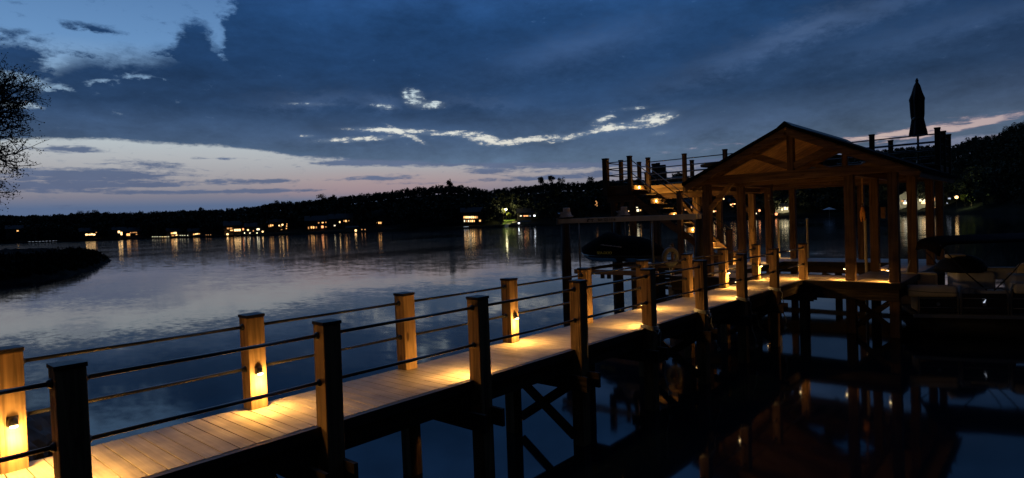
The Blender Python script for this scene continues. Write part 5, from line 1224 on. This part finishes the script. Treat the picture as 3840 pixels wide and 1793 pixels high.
    for x in (3.05,):
        m = MB(); m.lathe([(0.36, 0), (0.38, 0.1), (0.36, 0.28), (0.26, 0.42), (0.05, 0.46)], 20, (x, 1.6, zd+0.72)); m.build('captain_chair', VIN, t, True)
        m = MB(); m.tube([(x, 1.6, zd), (x, 1.6, zd+0.75)], 0.08, 12); m.build('chair_post', ALU, t)
        m = MB(); m.rbox(x-1.0, x-0.25, 1.5, 1.75, zd+0.72, zd+1.05, 0.07, 3); m.build('windscreen', GRY, t, True)
    m = MB(); m.rbox(3.2, 3.8, 0.35, 0.95, zd, zd+0.95, 0.12, 4); m.build('rear_seat', VIN, t, True)
    # canopy on bent tube frames
    n = 10; vs = []; fs = []; x0, x1 = 0.55, 4.4
    for (x, dz) in ((x0, -0.34), (x0+0.05, -0.14), (x0+0.18, -0.03), (x0+0.4, 0), (x1-0.2, 0.06), (x1, -0.25)):
        for k in range(n+1):
            y = Wb*k/n; vs.append((x, y, 2.42+dz+0.12*math.sin(math.pi*k/n)))
    m = n+1
    for i in range(5):
        for k in range(n): fs.append((i*m+k, i*m+k+1, (i+1)*m+k+1, (i+1)*m+k))
    b = MB(); b.add(vs, fs); c = b.build('canopy', matte(plain('navy_canopy_canvas', (0.006, 0.006, 0.010), 1.0, 0, 0.2, 5)), t, True); sd = c.modifiers.new('thickness', 'SOLIDIFY'); sd.thickness = 0.05
    for y in (0.06, Wb-0.06):
        for xa, xb_ in ((0.62, 1.6), (2.6, 1.75), (4.2, 2.4)):
            b = MB(); b.tube([(xa, y, 2.36), ((xa+xb_)/2, y, 1.7), (xb_, y, zd+0.6)], 0.016, 8); b.build('canopy_tube', plain('dark_canopy_frame', (0.03, 0.03, 0.032), 0.6), t, True)
    b = MB(); b.tube([(0.42, Wb-0.2, zd), (0.34, Wb-0.2, zd+0.8), (0.5, Wb-0.2, zd+1.5)], 0.022, 8); b.build('canopy_brace', plain('grey_strap', (0.35, 0.33, 0.36), 0.7), t, True)
pontoon()

# ------------------------------------------------------------------ near bank, rocky point and bare tree
def noise2(x, y): return math.sin(x*1.7+math.sin(y*2.3))*0.5 + math.sin(y*3.1+math.sin(x*1.1)*2)*0.3 + math.sin(x*5.3+y*4.1)*0.2
def heightfield(name, poly, hfun, step, mat, label):
    from mathutils.geometry import intersect_point_line
    xs = [p[0] for p in poly]; ys = [p[1] for p in poly]
    def inside(x, y):
        c = False; j = len(poly)-1
        for i in range(len(poly)):
            if (poly[i][1] > y) != (poly[j][1] > y) and x < (poly[j][0]-poly[i][0])*(y-poly[i][1])/(poly[j][1]-poly[i][1])+poly[i][0]: c = not c
            j = i
        return c
    def dist(x, y):
        d = 1e9
        for i in range(len(poly)):
            a, b = Vector(poly[i]), Vector(poly[(i+1) % len(poly)]); p = Vector((x, y)); ab = b-a
            tt = max(0, min(1, (p-a).dot(ab)/ab.length_squared)); d = min(d, (p-a-ab*tt).length)
        return d if inside(x, y) else -d
    nx = int((max(xs)-min(xs))/step)+3; ny = int((max(ys)-min(ys))/step)+3
    vs = []; fs = []
    for i in range(nx):
        for k in range(ny):
            x = min(xs)-step+i*step; y = min(ys)-step+k*step; vs.append((x, y, hfun(dist(x, y), x, y)))
    for i in range(nx-1):
        for k in range(ny-1):
            q = (i*ny+k, (i+1)*ny+k, (i+1)*ny+k+1, i*ny+k+1)
            if max(vs[j][2] for j in q) > -0.25: fs.append(q)
    mb = MB(); mb.add(vs, fs); o = mb.build(name, mat, None, True); tag(o, label, None, None, 'structure'); return o
BANKM = matte(plain('bank_soil', (0.008, 0.0068, 0.005), 1.0, 0, 0.6, 1.3, 0.8))
fp = [on_z(x, y, 0) for x, y in ((-700, 1175), (-250, 1110), (0, 1062), (100, 1051), (200, 1040), (300, 1022), (370, 1002), (417, 976))]
poly = [(p.x, p.y) for p in fp] + [(-112, 27), (-116, 12), (-100, -12), (-75, -25), (-56, -22)]
heightfield('rocky_point', poly, lambda d, x, y: -0.5 if d < -0.8 else (0.62*d if d < 0 else min(2.1, 2.1*(1-math.exp(-d/3.0)))) + (0.22*noise2(x*0.9, y*0.9)+0.16*noise2(x*2.6, y*2.6)+0.10*noise2(x*7.1, y*6.3))*(1 if d > 0 else .8), 0.5, BANKM, 'dark low rocky point of land with the bare tree')
PT_POLY = poly
heightfield('near_bank', [(-60, -30), (-60, -8), (-30, -4), (-16, 0.2), (-13.2, 1.1), (-11.0, 0.9), (-9.0, -0.2), (-6.0, -1.6), (-2.5, -1.2), (-1.0, 0.6), (1.0, 0.6), (6, -2), (14, -3), (14, -30)],
            lambda d, x, y: -0.5 if d < -0.6 else (0.8*d if d < 0 else min(1.62 if x > -4 else 1.2, 1.1*d)+0.04*noise2(x*2, y*2)), 0.5, BANKM, 'earth bank where the walkway starts')
ROCKM = plain('bank_rock', (0.06, 0.055, 0.05), 0.9, 0, 0.4, 4, 0.8)
def point_grass():
    rs = np.random.RandomState(9); n = 5200
    pts = []
    for i in range(n):
        k = rs.randint(0, len(fp)-1); a, b = Vector(fp[k]), Vector(fp[k+1]); q = a.lerp(b, rs.rand()); inn = Vector((-0.94, -0.34, 0)) if k > 3 else Vector((-0.95, -0.1, 0))
        dd = 0.5+abs(rs.randn())*3.2; q = q + inn*dd; pts.append((q.x, q.y, min(2.05, 2.05*(1-math.exp(-dd/3.0)))-0.12))
    P = np.array(pts); h = 0.15+0.35*rs.rand(n)**2; a = rs.rand(n)*6.283; w = 0.10+0.12*rs.rand(n); lean = rs.randn(n, 2)*0.16
    dx = np.stack([np.cos(a)*w, np.sin(a)*w, np.zeros(n)], 1); tp = P + np.stack([lean[:, 0], lean[:, 1], h], 1)
    V = np.stack([P-dx, P+dx, tp+dx*0.15, tp-dx*0.15], 1).reshape(-1, 3)
    o = raw_mesh('bank_grass', V, np.arange(4*n).reshape(-1, 4), matte(plain('dry_bank_grass', (0.016, 0.015, 0.010), 1.0, 0, 0.4, 1.5))); tag(o, 'rough dark grass and weeds on the rocky point', None, None, 'stuff')
point_grass()
def rocks():
    labs = ['dark boulder at the water line seen between the first two posts', 'squat rock at the foot of the bank beside the first lamp post', 'jagged shore rock standing highest between the first posts', 'low flat rock half in the water behind the walkway start', 'rounded rock tucked behind the squat one on the bank']
    for i, (x, y, r) in enumerate(((-12.6, 2.1, 0.55), (-11.4, 1.5, 0.6), (-12.0, 1.9, 0.5), (-13.4, 1.9, 0.45), (-11.6, 1.0, 0.6))):
        bm = bmesh.new(); bmesh.ops.create_icosphere(bm, subdivisions=3, radius=r)
        for v in bm.verts:
            n = v.co.normalized(); v.co *= 1+0.22*noise2(n.x*2.2+i*3, n.y*2.2+n.z*2)+0.08*noise2(n.z*6, n.x*6+i); v.co.z *= 0.8
        me = bpy.data.meshes.new('shore_rock'); bm.to_mesh(me); bm.free(); me.materials.append(ROCKM)
        o = bpy.data.objects.new('shore_rock', me); COL.objects.link(o); o.location = (x, y, 0.12+0.1*(i == 2)); tag(o, labs[i], 'rock', 'rocks on the near bank')
rocks()
def bare_tree():
    P = at_dist(-285, 900, 50); base = Vector((P.x, P.y, 1.7))
    t = tag(empty('bare_tree', base), 'large bare-branched tree with budding twigs on the rocky point', 'tree')
    t.scale = (0.62, 0.62, 0.62)
    rs = random.Random(21); tr = MB(); br = MB(); tips = []
    side = rt.copy(); side.z = 0; side.normalize()
    def grow(p, d, ln, r, lev):
        n = 4 if lev < 4 else 3; pts = [p]; rad = [r]
        for i in range(n):
            g = 0.10 if lev < 2 else (-0.03 if lev > 3 else 0.03)
            d = (d + Vector((rs.gauss(0, .15), rs.gauss(0, .15), rs.gauss(0, .12)+g))).normalized()
            p = p + d*ln/n; pts.append(p); rad.append(r*(1-0.42*(i+1)/n))
        (tr if lev == 0 else br).tube(pts, rad, 8 if lev < 2 else (5 if lev < 4 else 3), False)
        if lev >= 3: tips.extend(pts[1:])
        if lev == 5: return
        k = {0: 6, 1: 6, 2: 5, 3: 5, 4: 3}[lev]
        for j in range(k):
            f = 0.3+0.7*(j+1)/k if lev else 0.62+0.38*(j+1)/k
            q = pts[min(n, max(1, int(round(f*n))))]
            a = rs.uniform(0, 6.283); perp = d.orthogonal().normalized(); perp.rotate(Matrix.Rotation(a, 3, d)); sp = rs.uniform(0.5, 1.0)
            dd = (d*(1.0-0.35*sp)+perp*sp + (side*0.15 if lev == 0 else Vector())).normalized()
            if lev >= 1: dd.z *= 0.75
            grow(q, dd.normalized(), (7.6 if lev == 0 else ln)*rs.uniform(0.55, 0.78), r*rs.uniform(0.50, 0.64), lev+1)
    grow(Vector((0, 0, -0.5)), Vector((0.05, 0, 1)), 13.8, 0.46, 0)
    # long spreading limbs towards the lake
    for h, ln, rz in ((8.6, 6.2, 0.0), (9.2, 5.6, 0.10), (10.0, 6.2, 0.12), (10.8, 5.6, 0.2), (11.6, 5.8, 0.25), (12.3, 5.0, 0.4), (13.0, 4.6, 0.6)):
        d = (side + Vector((rs.uniform(-.3, .3), rs.uniform(-.3, .3), rz))).normalized(); grow(Vector((0.1, 0, h)), d, ln*0.62, 0.16, 1)
    tr.build('trunk', BARK, t, True); br.build('branches', BARK, t, True)
    P = np.array([tuple(p) for p in tips]); P = P[np.random.RandomState(3).permutation(len(P))[:34000]]
    rr = np.random.RandomState(5); P = np.concatenate([P + rr.randn(*P.shape)*0.10, P + rr.randn(*P.shape)*0.28])
    v, q = quads_at(P, np.full(len(P), 0.15), rr); raw_mesh('buds', v, q, LEAF2, t)
bare_tree()

# ------------------------------------------------------------------ render settings
vs_ = scene.view_settings; vs_.view_transform = 'Standard'; vs_.look = 'None'; vs_.exposure = 0; vs_.gamma = 1
scene.render.engine = 'CYCLES'
cy = scene.cycles
cy.use_denoising = True; cy.denoiser = 'OPENIMAGEDENOISE'; cy.use_adaptive_sampling = True; cy.adaptive_threshold = 0.01
cy.max_bounces = 6; cy.diffuse_bounces = 4; cy.glossy_bounces = 4; cy.transmission_bounces = 2; cy.transparent_max_bounces = 4
cy.sample_clamp_indirect = 4.0; cy.caustics_reflective = False; cy.caustics_refractive = False
